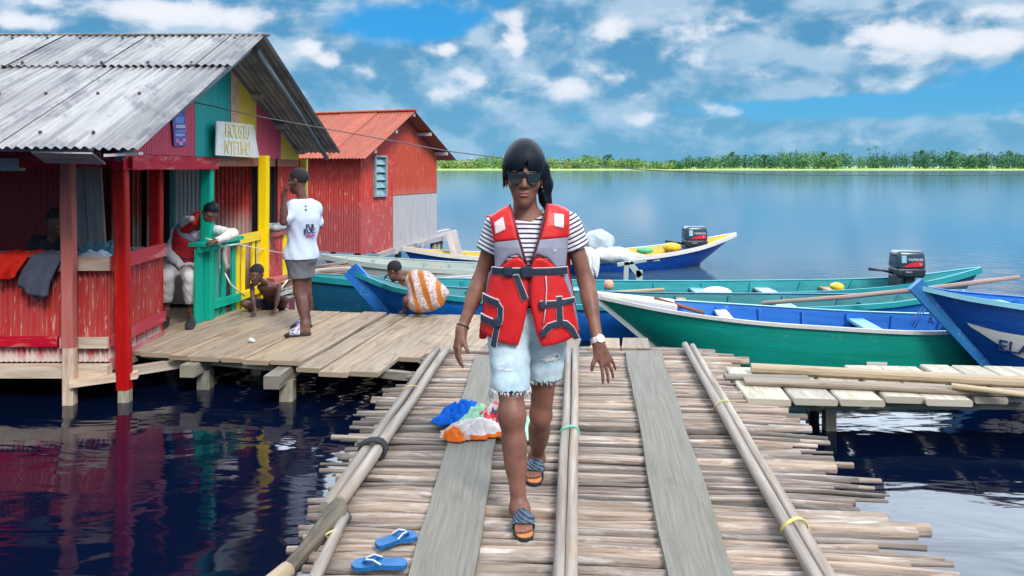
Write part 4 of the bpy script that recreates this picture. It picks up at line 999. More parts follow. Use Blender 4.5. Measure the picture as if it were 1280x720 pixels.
# oars, cushions, loads
r=thing('oar','long pale pole lying across the blue and green canoes','pole',at(1060,372,8.1)); mb=MB(); mb.tube([at(952,379,8.2),at(1060,371,8.1),at(1166,360,7.6),at(1275,346,7.2)],[.022,.025,.024,.02],8); mb.build('oar_body',wood('oar_wood',(.38,.24,.20),(.52,.38,.33)),r)
r=thing('oar','short brown oar resting on the white bow deck of the green canoe','pole',at(850,383,7.6)); mb=MB(); mb.tube([at(818,373,7.7),at(880,391,7.4)],.02,8); mb.build('oar_body',wood('brown_oar',(.16,.07,.05),(.25,.13,.10)),r)
r=thing('oar','pale lath lying along the teal canoe behind the green one','pole',at(800,362,9.2)); mb=MB(); mb.tube([at(738,367,9.1),at(830,362,9.3)],.02,8); mb.build('oar_body',M_yellowwood,r)
def lump(name,label,cat,c,r3,mat,seed=0,amp=.12,h=.02,group=None,extra=()):
    rt=thing(name,label,cat,Vector(c)-Vector((0,0,r3[2])),0,group); rnd=np.random.default_rng(seed)
    loc=np.array([0,0,r3[2]]); pr=[('e',tuple(loc),r3,I3,.04)]+[('e',tuple(loc+np.array(o)),rr,I3,.05) for o,rr in extra]
    S=sd_from(pr,h,0,.06); Xx,Y_,Z_=S.XYZ; f=9
    S.d+=amp*min(r3)*(np.sin(Xx*f*2+seed)*np.cos(Y_*f*1.7+1)*np.sin(Z_*f*2.3+2)+.22*np.sin(Xx*f*4+Y_*f*3+Z_*f*2+seed+2*np.sin(Z_*f*2)))
    sd_obj(name+'_body',S,mat,rt); return rt
M_sack=plain('white_sacking',(.60,.62,.64),.7,.15,9,0,.6); M_sackb=plain('pale_blue_sacking',(.42,.50,.56),.6,.2,9,0,.6)
lump('sack','round bulging pale sack on top of the white bags in the far canoe','sack',at(748,303,12.75),(.27,.27,.21),M_sackb,1,.10,.02,'sacks heaped in the far canoe')
lump('sack','long white sack lying lower, drooping to the right in the far canoe','sack',at(763,319,12.55),(.37,.26,.14),M_sack,2,.12,.02,'sacks heaped in the far canoe',[((.24,0,-.05),(.2,.2,.1))])
lump('sack','small white sack beside the striped sleeve in the far canoe','sack',at(733,322,12.5),(.16,.2,.18),M_sack,3,.14,.018,'sacks heaped in the far canoe')
r=thing('white_net','white cloth net hanging over the side of the far canoe below the sacks','net',at(740,345,12.25))
mb=MB(); P=[]
for i in range(25):
    u=i/24
    for j in range(9):
        v=j/8; px=733+(16-3*v)*u+2*math.sin(v*3); py=317+v*(30+8*math.sin(u*7)+5*math.sin(u*17)); P.append(at(px,py,12.16+.05*math.sin(u*22+v)*(.3+v)+ (.12*(1-v)**3)))
mb.grid(P,25,9); o=mb.build('net_cloth',M_sack,r); o.modifiers.new('thickness','SOLIDIFY').thickness=.02
lump('melon','yellow round gourd lying in the far canoe, right of the sacks','gourd',at(840,309,14.1),(.17,.13,.085),plain('yellow_plastic',(.75,.45,.02),.5),4,.05,.02)
lump('green_bundle','small green bundle next to the yellow gourd in the far canoe','bundle',at(806,313,13.8),(.16,.12,.06),plain('green_cloth',(.10,.42,.20),.7),5,.1,.02)
lump('float','pale orange ball float on the near side of the far canoe, below the sacks','float',at(761,356,9.55),(.065,.065,.065),plain('peach_float',(.68,.33,.22),.5,.1),6,.0,.012)
lump('white_bag','white plastic bag lying in the teal canoe','bag',at(896,366,9.6),(.19,.16,.075),M_sack,7,.1,.015)
lump('yellow_float','yellow ring float in the teal canoe below the motor','float',at(1046,358,9.8),(.09,.08,.05),plain('yellow_plastic2',(.75,.55,.02),.4),8,.0,.015)
r=thing('mooring_stake','pale double stake with a slanting brace standing at the side of the far canoe','stake',at(790,355,11.5))
for a,b_,w_ in (((780,357),(783,327),.075),((799,357),(799,338),.10),((787,328),(800,345),.09),((772,331),(808,325),.05)):
    mb=MB(); p=at(*a,11.9); q=at(*b_,11.9); 
    if a[1]>355: p.z=-1.0
    mb.board(p,q,w_,.05,(0,1,0),jit=.004); mb.build('timber',B_greyb,r)
# clutter between the landing and the moored canoes
M_rustb=wood('rotten_brown_boards',(.15,.09,.07),(.28,.18,.14),(.35,.33,.30),2,20,.9,.4,.5,.6)
r=thing('plank_heap','heap of brown rotten boards beyond the yellow fence, below the red hut','boards',at(410,345,11.2))
for i in range(9):
    px=385+random.uniform(0,45); py=332+i*2.1; D=11.9-i*.16
    mb=MB(); mb.board(at(px-22,py+random.uniform(-3,3),D),at(px+20,py-4+random.uniform(-3,3),D-.1),.13,.03,jit=.01); mb.build('board',M_rustb if i%4 else M_wgrey,r)
mb=MB(); mb.board(at(395,372,11.2),at(395,338,11.2),.1,.1,(0,1,0)); mb.board(at(425,372,11.4),at(425,336,11.4),.1,.1,(0,1,0)); mb.build('prop',M_wgrey,r)
r=thing('broken_float','low broken raft of whitish boards behind the crouching boy','raft',at(355,372,8.9))
for a,b_,w_,mm in (((338,362),(368,352),.16,M_rustb),((345,368),(376,360),.10,B_greyb),((344,376),(372,366),.08,B_greyb),((338,350),(364,346),.2,wpaint('faded_red_board',(.35,.08,.09),(.45,.25,.22)))):
    mb=MB(); mb.board(at(*a,9.0),at(*b_,9.2),w_,.035,jit=.008); mb.build('board',mm,r)
for px in (347,357,372): mb=MB(); mb.board(at(px,395,9.0),at(px,362,9.1),.05,.05,(0,1,0)); mb.build('leg',M_wgrey,r)
r=thing('grey_boards','grey boards lying across the far canoe behind the bending girl','boards',at(575,345,11.3))
for i in range(3): mb=MB(); mb.board(at(545,346+i*3,11.6-i*.2),at(612,339+i*4,11.7-i*.2),.12,.03,jit=.006); mb.build('board',M_wgrey,r)
mb=MB(); mb.board(at(585,400,11.4)+V(0,0,-.2),at(585,347,11.4),.08,.08,(0,1,0)); mb.build('prop',M_wgrey,r)
r=thing('mooring_rope','pale mooring rope from the teal canoe up to the yellow fence','rope',at(345,365,8.9)); mb=MB(); mb.tube([at(364,344,9.3),at(358,352,9.0),at(350,362,8.9),at(341,365,8.8)],.012,6); mb.build('rope_body',M_whiterope,r)
r=thing('mooring_line','tangled dark line hanging over the side inside the green canoe','rope',at(1150,392,7.3)); mb=MB()
for k in range(3): mb.tube([at(1137+k*3,406+k*2,7.25),at(1145+k*6,394-k*4,7.3),at(1156+k*3,381+k*3,7.35),at(1166-k*2,390+k*6,7.2),at(1160+k*4,404,7.15)],.006,5)
mb.build('line_body',plain('blue_line',(.02,.10,.30),.7),r)
# ================================================================== small things on the decks and the counter
def flipflop(label,heel,toe,z=.035,cols=(0.0,.10,.30)):
    a=ong(*heel,z); b_=ong(*toe,z); d=(b_-a); L=d.length; d.normalize(); s=Vector((-d.y,d.x,0))
    r=thing('flip_flop',label,'flip flop',(a+b_)/2-V(0,0,z-.02),0,'pair of blue flip flops')
    outl=[(0,.0),(.02,.026),(.10,.036),(.25,.036),(.45,.034),(.62,.042),(.80,.048),(.93,.036),(1,.0)]
    outl=[(t,w_*.86) for t,w_ in outl]; pts=[(t,w_) for t,w_ in outl]+[(t,-w_) for t,w_ in outl[-2:0:-1]]
    n=len(pts); vs=[]
    for z0 in (z+.004,z-.012): vs+=[a+d*(L*t)+s*w_+V(0,0,z0-z+ (.006*math.sin(t*3))) for t,w_ in pts]
    mb=MB(); mb.add(vs,[tuple(range(n-1,-1,-1)),tuple(range(n,2*n))]+[(i,(i+1)%n,(i+1)%n+n,i+n) for i in range(n)],None,.5); so=mb.build('sole',plain('blue_rubber',cols,.6,.25,25),r)
    P=lambda t,w_,h:a+d*(L*t)+s*w_+V(0,0,h+.006)
    for sd in (1,-1):
        mb=MB(); q=[P(.78,0,.0),P(.74,.006*sd,.012),P(.60,.022*sd,.016),P(.46,.029*sd,.002)]
        for u,v in zip(q,q[1:]): mb.board(u,v,.014,.006)
        st=mb.build('strap',plain('blue_strap',(.005,.11,.33),.5),r)
        mb=MB()
        for u,v in zip(q[1:],q[2:]): mb.board(u+V(0,0,.005),v+V(0,0,.005),.005,.003)
        mb.build('strap_edge',plain('white_rubber',(.68,.66,.68),.5),st)
    return r
flipflop('upper blue flip flop on the logs, the one touching the grey plank',(470,681),(521,667)); 
r2=flipflop('lower blue flip flop with a white patched toe, nearer the bottom edge',(509,704),(439,706))
def cloth(name,label,px,py,rx,ry,hgt,mat,seed,z=.03,group='clothes lying in a heap on the logs',edge=None,ang=0.0):
    c=ong(px,py,z); rt=thing(name,label,'clothing',c,0,group); mb=MB(); N,R=84,26; P=[V(c.x,c.y,c.z+hgt)]
    rnd=random.Random(seed); ph=[rnd.uniform(0,6.28) for _ in range(8)]
    def rad(a): return 1+.26*math.sin(2*a+ph[0])+.16*math.sin(3*a+ph[1])+.10*math.sin(5*a+ph[2])+.05*math.sin(9*a+ph[3])+.06*math.sin(14*a+ph[4])
    pts=[]
    for i in range(N):
        a=i/N*2*math.pi
        for j in range(R):
            q=(j+.02)/(R-1+.02); k=q*rad(a); x=math.cos(a)*k*rx; y=math.sin(a)*k*ry
            xx=x*math.cos(ang)-y*math.sin(ang); yy=x*math.sin(ang)+y*math.cos(ang)
            wx=xx+.02*mnoise.noise(Vector((xx*14,yy*14,seed+9))); f=mnoise.noise(Vector((wx*11+seed*3.1,yy*17,seed)))*.8+mnoise.noise(Vector((wx*30+seed,yy*38,seed*2)))*.42
            ridge=1-abs(f)*2.8
            zz=hgt*(1-q**2.2)*(.42+.62*ridge)+ .010*(1-q)+.004
            if q>.9: zz=max(.002,zz)
            pts.append(V(c.x+xx+.012*f,c.y+yy,c.z+max(zz,.001)))
    mb.grid(pts,N,R,closed=True,flip=False)
    o=mb.build('cloth_body' ,[mat] if edge is None else [mat,edge],rt); o.modifiers.new('thickness','SOLIDIFY').thickness=.005
    if edge is not None:
        for i,p in enumerate(o.data.polygons):
            if (i//(R-1))/N>.50 and (i//(R-1))/N<.98 and i%(R-1)>=R-5: p.material_index=1
    return rt
def fabric(name,c,var=.15): return plain(name,c,.85,var,30,0,.35,0,.2)
cloth('blue_garment','bright blue crumpled garment at the back of the clothes heap',579,524,.145,.13,.10,fabric('cobalt_cloth',(.0,.12,.58)),1,ang=.5)
cloth('mint_garment','mint green crumpled garment lying on the clothes heap',598,533,.11,.12,.115,fabric('mint_cloth',(.34,.66,.45)),2,ang=-.5)
cloth('beige_garment','greyish pink cloth under the white garment of the heap',583,543,.13,.10,.06,fabric('greypink_cloth',(.50,.38,.36)),7,ang=.6)
m,nt,b=newmat('checked_cloth'); ck=nd(nt,'ShaderNodeTexVoronoi'); nt.links.new(coord(nt),ck.inputs['Vector']); ck.inputs['Scale'].default_value=26
cr=nd(nt,'ShaderNodeValToRGB'); cr.color_ramp.interpolation='CONSTANT'; e=cr.color_ramp.elements; e[0].color=(.60,.02,.04,1); e[1].position=.36; e[1].color=(.50,.48,.52,1); q_=e.new(.62); q_.color=(.06,.05,.10,1); q_=e.new(.76); q_.color=(.62,.1,.14,1)
sep=nd(nt,'ShaderNodeSeparateColor'); nt.links.new(ck.outputs['Color'],sep.inputs[0]); nt.links.new(sep.outputs[0],cr.inputs[0]); nt.links.new(cr.outputs[0],b.inputs['Base Color']); b.inputs['Roughness'].default_value=.85; M_check=m
cloth('patterned_garment','red, grey and black patterned garment beside the woman\'s leg in the heap',622,531,.10,.12,.12,M_check,3)
cloth('white_garment','white garment with orange hem at the front of the clothes heap',597,545,.16,.085,.085,fabric('white_cloth',(.72,.68,.67)),4,edge=fabric('orange_hem',(.80,.16,.02)),ang=.1)
cloth('orange_garment','orange crumpled scrap at the front left of the clothes heap',567,549,.062,.05,.055,fabric('orange_cloth',(.80,.17,.02)),5)
cloth('mint_scrap','mint green cloth between the woman\'s two legs',657,541,.08,.10,.07,fabric('mint_cloth2',(.36,.68,.50)),6)
r=thing('litter_scrap','tiny crumpled white scrap lying alone on the plank landing','litter',ong(314,428,-.0)); mb=MB()
c=ong(314,428,.0); mb.tube([c+V(-.03,0,.012),c+V(-.01,.01,.022),c+V(.02,-.005,.016),c+V(.035,.0,.008)],[.010,.022,.016,.006],8,wob=.5); mb.build('scrap_body',M_sack,r)
# cloths over the counter rail
def drape(name,label,cat,x0,x1,ztop,zl,zr,mat,seed,skew=0.0,y=6.085,slit=None):
    rt=thing(name,label,cat,((x0+x1)/2,y,ztop)); mb=MB(); nu,nv=26,16; P=[]
    for i in range(nu):
        u=i/(nu-1); low=zl+(zr-zl)*u+.02*math.sin(u*5+seed)
        for j in range(nv):
            v=j/(nv-1)
            if v<.25: k=v/.25; p=V(x0+(x1-x0)*u+.03*(1-k)*math.sin(seed),y+.22*(1-k)+.0,ztop+.012+.015*math.sin(u*9+seed)*(1-k))
            else: k=(v-.25)/.75; p=V(x0+(x1-x0)*u+skew*k+.015*math.sin(k*4+seed),y-.02-.018*math.sin(u*13+seed+k)*k-.012*math.sin(k*3.14),ztop+(low-ztop)*k)
            P.append(p)
    mb.grid(P,nu,nv); o=mb.build('cloth_body',mat,rt); o.modifiers.new('thickness','SOLIDIFY').thickness=.006; return rt
a=at(0,315,6.08); 
drape('orange_cloth','orange red vest cloth hanging over the counter rail at the left edge','clothing',at(-6,0,6.08).x,at(34,0,6.08).x,.855,.66,.70,fabric('orange_red_cloth',(.62,.018,.006)),1,-.06)
drape('slate_cloth','slate blue cloth hanging over the counter rail next to the orange one','clothing',at(40,0,6.08).x,at(78,0,6.08).x,.855,.60,.52,fabric('slate_cloth',(.075,.085,.12)),2,-.10)
def pile(name,label,px,py,D,rx,ry,h_,mat,seed,cat='cloth'):
    c=at(px,py,D); c.z=.822
    rt=thing(name,label,cat,c); mb=MB(); nu=30;nv=30;P=[]
    for i in range(nu):
        for j in range(nv):
            u=i/(nu-1)*2-1; v=j/(nv-1)*2-1; q=max(0,1-(abs(u)**3+abs(v)**3)); f=mnoise.noise(Vector((u*2.5+seed,v*2.5,seed)))
            P.append(V(c.x+u*rx+.03*f,c.y+v*ry,c.z+h_*(q**.5)*(.55+.7*abs(f))+.001))
    mb.grid(P,nu,nv); o=mb.build('cloth_body',mat,rt); o.modifiers.new('thickness','SOLIDIFY').thickness=.004; return rt
pile('teal_bundle','teal blue bundle of cloth on the counter in front of the grey door',130,315,6.6,.20,.14,.13,fabric('teal_cloth',(.05,.16,.22)),3)
pile('white_cloth','white and blue crumpled cloth at the counter edge under the teal bundle',119,322,6.3,.13,.08,.06,fabric('whiteblue_cloth',(.42,.50,.62)),6)
pile('dark_bundle','dark blue bundle on the counter beside the red corner post',143,312,6.75,.12,.12,.08,fabric('dark_cloth',(.03,.05,.09)),9)
# ropes on the green fence
r=thing('fence_rope','pale rope knotted round the green post and hanging down the fence','rope',(-3.05,7.8,.8))
mb=MB(); G=V(-3.06,7.80,.80)
mb.tube([at(257,298,7.72),at(268,301,7.75),at(279,309,7.85),at(283,307,7.95),at(300,305,8.2)],.010,6); mb.tube([at(281,308,7.85),at(280,320,7.9),at(283,332,7.95),at(281,341,7.98)],[.018,.02,.016,.01],6)
mb.tube([at(281,341,7.98),at(288,355,8.0),at(297,363,8.1),at(306,370,8.2)],.008,6); mb.build('rope_body',M_whiterope,r)
r=thing('washing_line','thin white line stretched along the yellow fence','line',(-2.9,9,.7)); mb=MB(); mb.tube([at(297,305,8.3),at(323,311,8.9),at(345,315,9.4),at(366,318,10)],.006,5); mb.build('line_body',M_whiterope,r)
lump('grey_bundle','grey and white bundle lying on the fence rail behind the yellow post','bundle',at(345,284,9.3),(.17,.1,.055),plain('grey_bundle_cloth',(.30,.33,.40),.8,.5,14),11,.15,.012)
# ================================================================== people
def skinmat(name,c):
    m,nt,b=newmat(name); v=coord(nt); n=noise(nt,v,9,4,.6); n2=noise(nt,v,140,2)
    nt.links.new(mixc(nt,ramp(nt,n,.3,.7),tuple(x*.70 for x in c),tuple(x*1.22 for x in c)),b.inputs['Base Color'])
    nt.links.new(mth(nt,'ADD',.40,mth(nt,'MULTIPLY',n,.25)),b.inputs['Roughness']); b.inputs['Specular IOR Level'].default_value=.45
    b.inputs['Subsurface Weight'].default_value=.03; b.inputs['Subsurface Radius'].default_value=(.02,.008,.004); b.inputs['Subsurface Scale'].default_value=.3
    bump(nt,b,mth(nt,'ADD',n2,noise(nt,v,28,4,.6)),.22,.003); return m
SKIN=skinmat('brown_skin',(.20,.085,.058)); SKIN2=skinmat('dark_brown_skin',(.13,.058,.044))
def hairmat():
    m,nt,b=newmat('black_hair'); v=coord(nt); n=noise(nt,mapping(nt,v,(90,90,6)),1,4,.6)
    nt.links.new(mixc(nt,n,(.002,.004,.008),(.007,.015,.026)),b.inputs['Base Color']); b.inputs['Roughness'].default_value=.55; b.inputs['Specular IOR Level'].default_value=.18; bump(nt,b,n,.6,.004); return m
HAIR=hairmat()
def curlmat():
    m,nt,b=newmat('short_curly_hair'); n=noise(nt,coord(nt),160,3,.7)
    nt.links.new(mixc(nt,n,(.004,.004,.006),(.02,.018,.02)),b.inputs['Base Color']); b.inputs['Roughness'].default_value=.8; bump(nt,b,n,.9,.006); return m
CURL=curlmat()
def vec(p): return np.array(tuple(p),float)
def head_prims(c,f,u,s,lips=True,hk=1.0):
    c=vec(c); f=unit(vec(f)); u=vec(u); u=unit(u-f*(u@f)); r=np.cross(u,f) ; R=(r,f,u)
    P=lambda a,b,d: tuple(c+(r*a+f*b+u*d)*s)
    E=lambda a,b,d,x,y,z,k=.02: ('e',P(a,b,d),(x*s,y*s,z*s),R,k*s)
    C=lambda p,q,r1,r2,k=.01: ('c',P(*p),P(*q),r1*s,r2*s,k*s)
    L=[E(0,-.008,.035,.073,.094,.086,.02),E(0,.030,-.022,.062,.064,.082,.04),E(0,.052,-.075,.040,.040,.042,.03),C((0,.074,-.100),(0,.070,-.104),.020,.022,.02),
       E(.040,.052,-.022,.026,.028,.028,.02),E(-.040,.052,-.022,.026,.028,.028,.02),
       E(.028,.082,.028,.030,.012,.012,.015),E(-.028,.082,.028,.030,.012,.012,.015),
       ('-e',P(.031,.100,.006),(.021*s,.016*s,.013*s),R,.014*s),('-e',P(-.031,.100,.006),(.021*s,.016*s,.013*s),R,.014*s),
       E(.031,.080,.005,.0135,.0125,.0125,.004),E(-.031,.080,.005,.0135,.0125,.0125,.004),
       C((0,.086,.018),(0,.104,-.022),.009,.0125,.012),E(0,.106,-.027,.013,.011,.010,.008),E(.0145,.094,-.030,.009,.011,.008,.007),E(-.0145,.094,-.030,.009,.011,.008,.007),
       E(.077,-.005,-.005,.008,.020,.031,.008),E(-.077,-.005,-.005,.008,.020,.031,.008)]
    if lips: L+=[E(0,.091,-.057,.025,.012,.0072,.004),E(0,.091,-.069,.022,.013,.0085,.004),('-e',P(0,.106,-.0625),(.026*s,.010*s,.0016*s),R,.002*s)]
    return L,P,R
def hand_prims(w,d,n,t,s,curl=(.35,.45,.3),spread=.0,thumb=(.75,.55)):
    """w wrist, d finger direction, n palm-facing direction, t towards the thumb side"""
    w=vec(w); d=unit(vec(d)); n=vec(n); n=unit(n-d*(n@d)); t=np.cross(d,n)*(1 if np.dot(np.cross(d,n),vec(t))>0 else -1)
    L=[]; tp=lambda a:tuple(a)
    R=(t,d,n)
    L.append(('c',tp(w),tp(w+d*.03*s),.024*s,.021*s,.02*s))
    for k,off in enumerate((-.026,-.009,.009,.025)):
        L.append(('c',tp(w+d*.015*s+t*off*.55*s),tp(w+d*.082*s+t*off*s),.0145*s,.0115*s,.012*s))
    L.append(('c',tp(w+d*.022*s+t*.016*s+n*.008*s),tp(w+d*.05*s+t*.030*s+n*.010*s),.015*s,.013*s,.014*s))
    lens=((.027,.022,.018),(.036,.025,.020),(.039,.028,.021),(.036,.024,.019))   # little .. index
    for k,off in enumerate((-.028,-.0095,.0095,.028)):
        p=w+d*(.084-(.010 if k==0 else 0))*s+t*off*s; a=0.0; sp=(k-1.5)*spread
        dd=unit(d+t*sp)
        for j,l in enumerate(lens[k]):
            a+=curl[j]*(1.18-.12*k); q=p+(dd*math.cos(a)+n*math.sin(a))*l*s
            r0=(.0088,.0078,.0070)[j]*s*(.86 if k==0 else 1); L.append(('c',tp(p),tp(q),r0,r0*.9,.003*s)); p=q
    b=w+d*.048*s+t*.032*s+n*.010*s; a=unit(d*.75+t*thumb[0]+n*thumb[1]*.5); q=b+a*.032*s; L.append(('c',tp(b),tp(q),.0115*s,.0098*s,.006*s))
    a2=unit(d*.95+t*thumb[0]*.45+n*thumb[1]); q2=q+a2*.026*s; L.append(('c',tp(q),tp(q2),.0095*s,.0078*s,.003*s))
    return L
def foot_prims(an,heel,toe,s,up=(0,0,1)):
    an=vec(an); heel=vec(heel); toe=vec(toe); d=unit(toe-heel); u=vec(up); side=np.cross(u,d); side/=np.linalg.norm(side); L=[]
    Ln=np.linalg.norm(toe-heel); tp=lambda a:tuple(a)
    h=heel+d*.03*s+u*.030*s; ball=heel+d*Ln*.70+u*.020*s
    L.append(('c',tp(an),tp(h+d*.01*s),.036*s,.031*s,.03*s)); L.append(('c',tp(an+d*.012*s),tp(ball+u*.012*s-d*.03*s),.034*s,.020*s,.035*s)); L.append(('c',tp(h),tp(ball),.029*s,.021*s,.03*s))
    L.append(('c',tp(ball+side*.022*s-d*.02*s),tp(ball-side*.022*s-d*.01*s),.019*s,.019*s,.02*s))
    for k,(o,l,r) in enumerate(((-.031,.050,.0115),(-.012,.056,.0085),(.004,.052,.008),(.0185,.045,.0078),(.031,.036,.0075))):
        p=ball+side*o*s-u*.004*s; q=p+d*l*s-u*.004*s; L.append(('c',tp(p),tp(p+d*l*.55*s+u*.003*s),r*s,r*s,.006*s)); L.append(('c',tp(p+d*l*.55*s+u*.003*s),tp(q),r*s,r*.95*s,.003*s))
    return L
def limb(a,b,c,r,s,k=.03,calf=None):
    """two tapering segments with r at start, above joint, joint, end"""
    a,b,c=vec(a),vec(b),vec(c); L=[('c',tuple(a),tuple(b),r[0]*s,r[1]*s,k*s),('c',tuple(b),tuple(c),r[1]*s,r[2]*s,k*s)]
    if calf is not None:
        m=b+(c-b)*.30+vec(calf)*s; L.append(('c',tuple(m),tuple(b+(c-b)*.55+vec(calf)*.5*s),r[1]*.92*s,r[2]*1.05*s,.05*s))
    else:
        m=b+(c-b)*.22; L.append(('c',tuple(m),tuple(b+(c-b)*.45),r[1]*1.02*s,r[2]*1.15*s,.03*s))
    return L
def torso_prims(pel,chest,neckb,lat,s,bust=0.0,wd=1.0):
    pel,chest,neckb,lat=vec(pel),vec(chest),vec(neckb),unit(vec(lat)); ax=unit(chest-pel); lat=unit(lat-ax*(lat@ax)); f=np.cross(ax,lat); R=(lat,f,ax); L=[]
    mid=(pel+chest)/2
    L+=[('e',tuple(pel),(.165*s*wd,.118*s,.125*s),R,.05*s),('e',tuple(mid),(.128*s*wd,.098*s,.17*s),R,.06*s),('e',tuple(chest),(.152*s*wd,.108*s,.165*s),R,.06*s)]
    L.append(('c',tuple(chest+ax*.115*s+lat*.115*s*wd),tuple(chest+ax*.115*s-lat*.115*s*wd),.052*s,.052*s,.05*s))
    if bust: L+=[('e',tuple(chest-f*.085*s+lat*x*s-ax*.01*s),(.062*s,.055*s,.06*s),R,.04*s) for x in (.07,-.07)]
    return L
# front of every body is -f when lat points to the viewer's right and the body faces the viewer

# ------------------------------------------------------------------ the woman
WR=Vector((.055,3.55,0.0))
wo=thing('person','woman in dark sunglasses, red and grey life vest and torn denim shorts walking forward','person',WR)
def q(px,py,D): return vec(at(px,py,D)-WR)
HC=q(655,223,3.535); fw=(.0,-1,-.05); uw=(0.02,-.05,1)
hp,HP,HR=head_prims(HC,fw,uw,1.03)
pel=np.array((.022,.05,.865)); chest=np.array((.022,.035,1.185)); nb=np.array((.012,.03,1.345))
shR,shL=q(621,284,3.585),q(711,281,3.585); elR,elL=q(600,352,3.61),q(733,353,3.57); wrR,wrL=q(577,412,3.53),q(748,430,3.42)
hiR,hiL=np.array((-.072,.03,.82)),np.array((.112,.07,.82)); knR,knL=q(640,519,3.44),q(676,519,3.66); anR,anL=q(649,636,3.375),q(671,572,3.93)
heR=vec(ong(650,648,.03))-vec(WR); heR=np.array((q(651,640,3.40)[0],3.43-3.55,.022)); toR=np.array((q(656,672,3.2)[0],3.205-3.55,.022))
heL=np.array((q(671,580,3.98)[0],3.99-3.55,.045)); toL=np.array((q(667,605,3.77)[0],3.765-3.55,.022))
T=torso_prims(pel,chest,nb,(1,0.02,0),.97,bust=1)
neck=[('c',tuple(nb-np.array((0,0,.03))),tuple(HC+np.array((0,.018,-.045))),.060,.050,.035)]
armR=limb(shR,elR,wrR,(.043,.035,.0235),1.0); armL=limb(shL,elL,wrL,(.043,.035,.0235),1.0)
legR=limb(hiR,knR,anR,(.082,.051,.033),1.0,.04,(0,.020,0)); legL=limb(hiL,knL,anL,(.080,.048,.033),1.0,.03,(0,.022,0))
legs_kn=[('e',tuple(knR+np.array((0,-.012,0))),(.043,.040,.052),I3,.05),('e',tuple(knL+np.array((0,-.010,0))),(.036,.032,.050),I3,.03)]
hands=hand_prims(wrR,(q(569,446,3.50)-wrR),(.75,.35,0),(.1,-1,0),1.02,(.28,.38,.3),.03)+hand_prims(wrL,(q(765,470,3.40)-wrL),(-.35,.65,-.2),(-.5,-.9,-.3),1.02,(.10,.22,.18),.17,(.9,.5))
feet=foot_prims(anR,heR,toR,1.0)+foot_prims(anL,heL,toL,1.0)
S=sd_from(T+neck+armR+armL+legR+legL+legs_kn+hands+feet+hp,.0046)
sd_obj('body',S,SKIN,wo,1)
# lips
lp=[('e',HP(0,.0925,-.057),(.0225,.0115,.0062),HR,.003),('e',HP(0,.0925,-.069),(.020,.0125,.0075),HR,.003),('-e',HP(0,.107,-.0625),(.026,.010,.0014),HR,.002)]
sd_obj('lips',sd_from(lp,.0018,.0012),skinmat('lip_skin',(.21,.075,.075)),wo,1)
# hair: tall smooth crown, fringe to the brows, side locks and a pony tail behind her left shoulder
E=lambda a,b_,d,x,y,z,k=.03:('e',HP(a,b_,d),(x,y,z),HR,k)
C=lambda p,r_,r1,r2,k=.02:('c',HP(*p),HP(*r_),r1,r2,k)
hr=[E(0,-.02,.058,.091,.108,.108),E(0,-.015,.120,.062,.072,.058,.05),E(0,.03,.075,.086,.078,.075,.04)]
S=sd_from(hr,.004); Xx,Yy,Zz=S.XYZ
fp=[(-HR[1][i]) for i in range(3)]
c0=vec(HP(0,0,0)); ff=HR[1]; uu=HR[2]; rr=HR[0]
fx=(Xx-c0[0])*rr[0]+(Yy-c0[1])*rr[1]+(Zz-c0[2])*rr[2]; fy=(Xx-c0[0])*ff[0]+(Yy-c0[1])*ff[1]+(Zz-c0[2])*ff[2]; fz=(Xx-c0[0])*uu[0]+(Yy-c0[1])*uu[1]+(Zz-c0[2])*uu[2]
low=.034+.006*np.sin(fx*260)+.005*np.sin(fx*610+1)+.042*np.exp(-((fx-.008)/.010)**2)-.010*np.exp(-((np.abs(fx)-.07)/.02)**2)
frontcut=np.where(fy>.0,low-fz,-1.0)      # keep only hair above the fringe line over the face
sidecut=np.where((fy<=.0),(np.interp(fy,[-.05,-.0],[-.04,.012])-fz),-1.0)
S.d=np.maximum(S.d,np.maximum(frontcut,sidecut)).astype(np.float32)
hair=sd_obj('hair',S,HAIR,wo,2)
# strands combed from the crown down over fringe, sides and back
mb=MB(); cr_=np.array((0.0,-.02,.165))
for k in range(420):
    a=random.uniform(0,6.283); fx_=math.sin(a); fy_=math.cos(a); pts=[]
    front=fy_>.25
    zend=(.030+random.uniform(-.012,.016)+(.036*math.exp(-((fx_*.08-.008)/.012)**2) if front else 0)) if front else random.uniform(-.05,-.01)
    if abs(fx_)>.8 and fy_>-.1: zend=random.uniform(-.012,.03)
    for j in range(9):
        t=j/8; z=.176+(zend-.176)*t
        e=max(0,1-((z-.045)/.134)**2) if z>.045 else 1.0
        w_=math.sqrt(e)*(1.0-.10*max(0,(z-.06)/.12)); sw=.10*math.sin(t*3+k)
        x=(.0935)*w_*math.sin(a+sw*.3*(1-t)); y=-.018+(.108 if fy_<0 else .114)*w_*math.cos(a+sw*.3*(1-t))
        pts.append(Vector(HP(x*1.0,y,z)))
    mb.tube(pts,[.003]+[.0026+.0034*random.random()**2]*6+[.0025,.0010],5,mi=0)
mb.build('hair_strands',HAIR,hair,True)
lk=[C((-.078,.045,.06),(-.080,.035,.008),.012,.005,.01)]
lk+=[C((.075,-.03,.05),(.092,-.055,-.03),.040,.040,.02),C((.092,-.055,-.03),(.100,-.06,-.10),.040,.027,.02),C((.100,-.06,-.10),(.125,-.06,-.165),.026,.018,.02),C((.085,-.02,-.06),(.118,-.035,-.16),.010,.008,.006),C((.125,-.06,-.165),(.15,-.03,-.20),.018,.010,.01)]
S=sd_from(lk,.004); sd_obj('hair_locks',S,HAIR,hair,1)
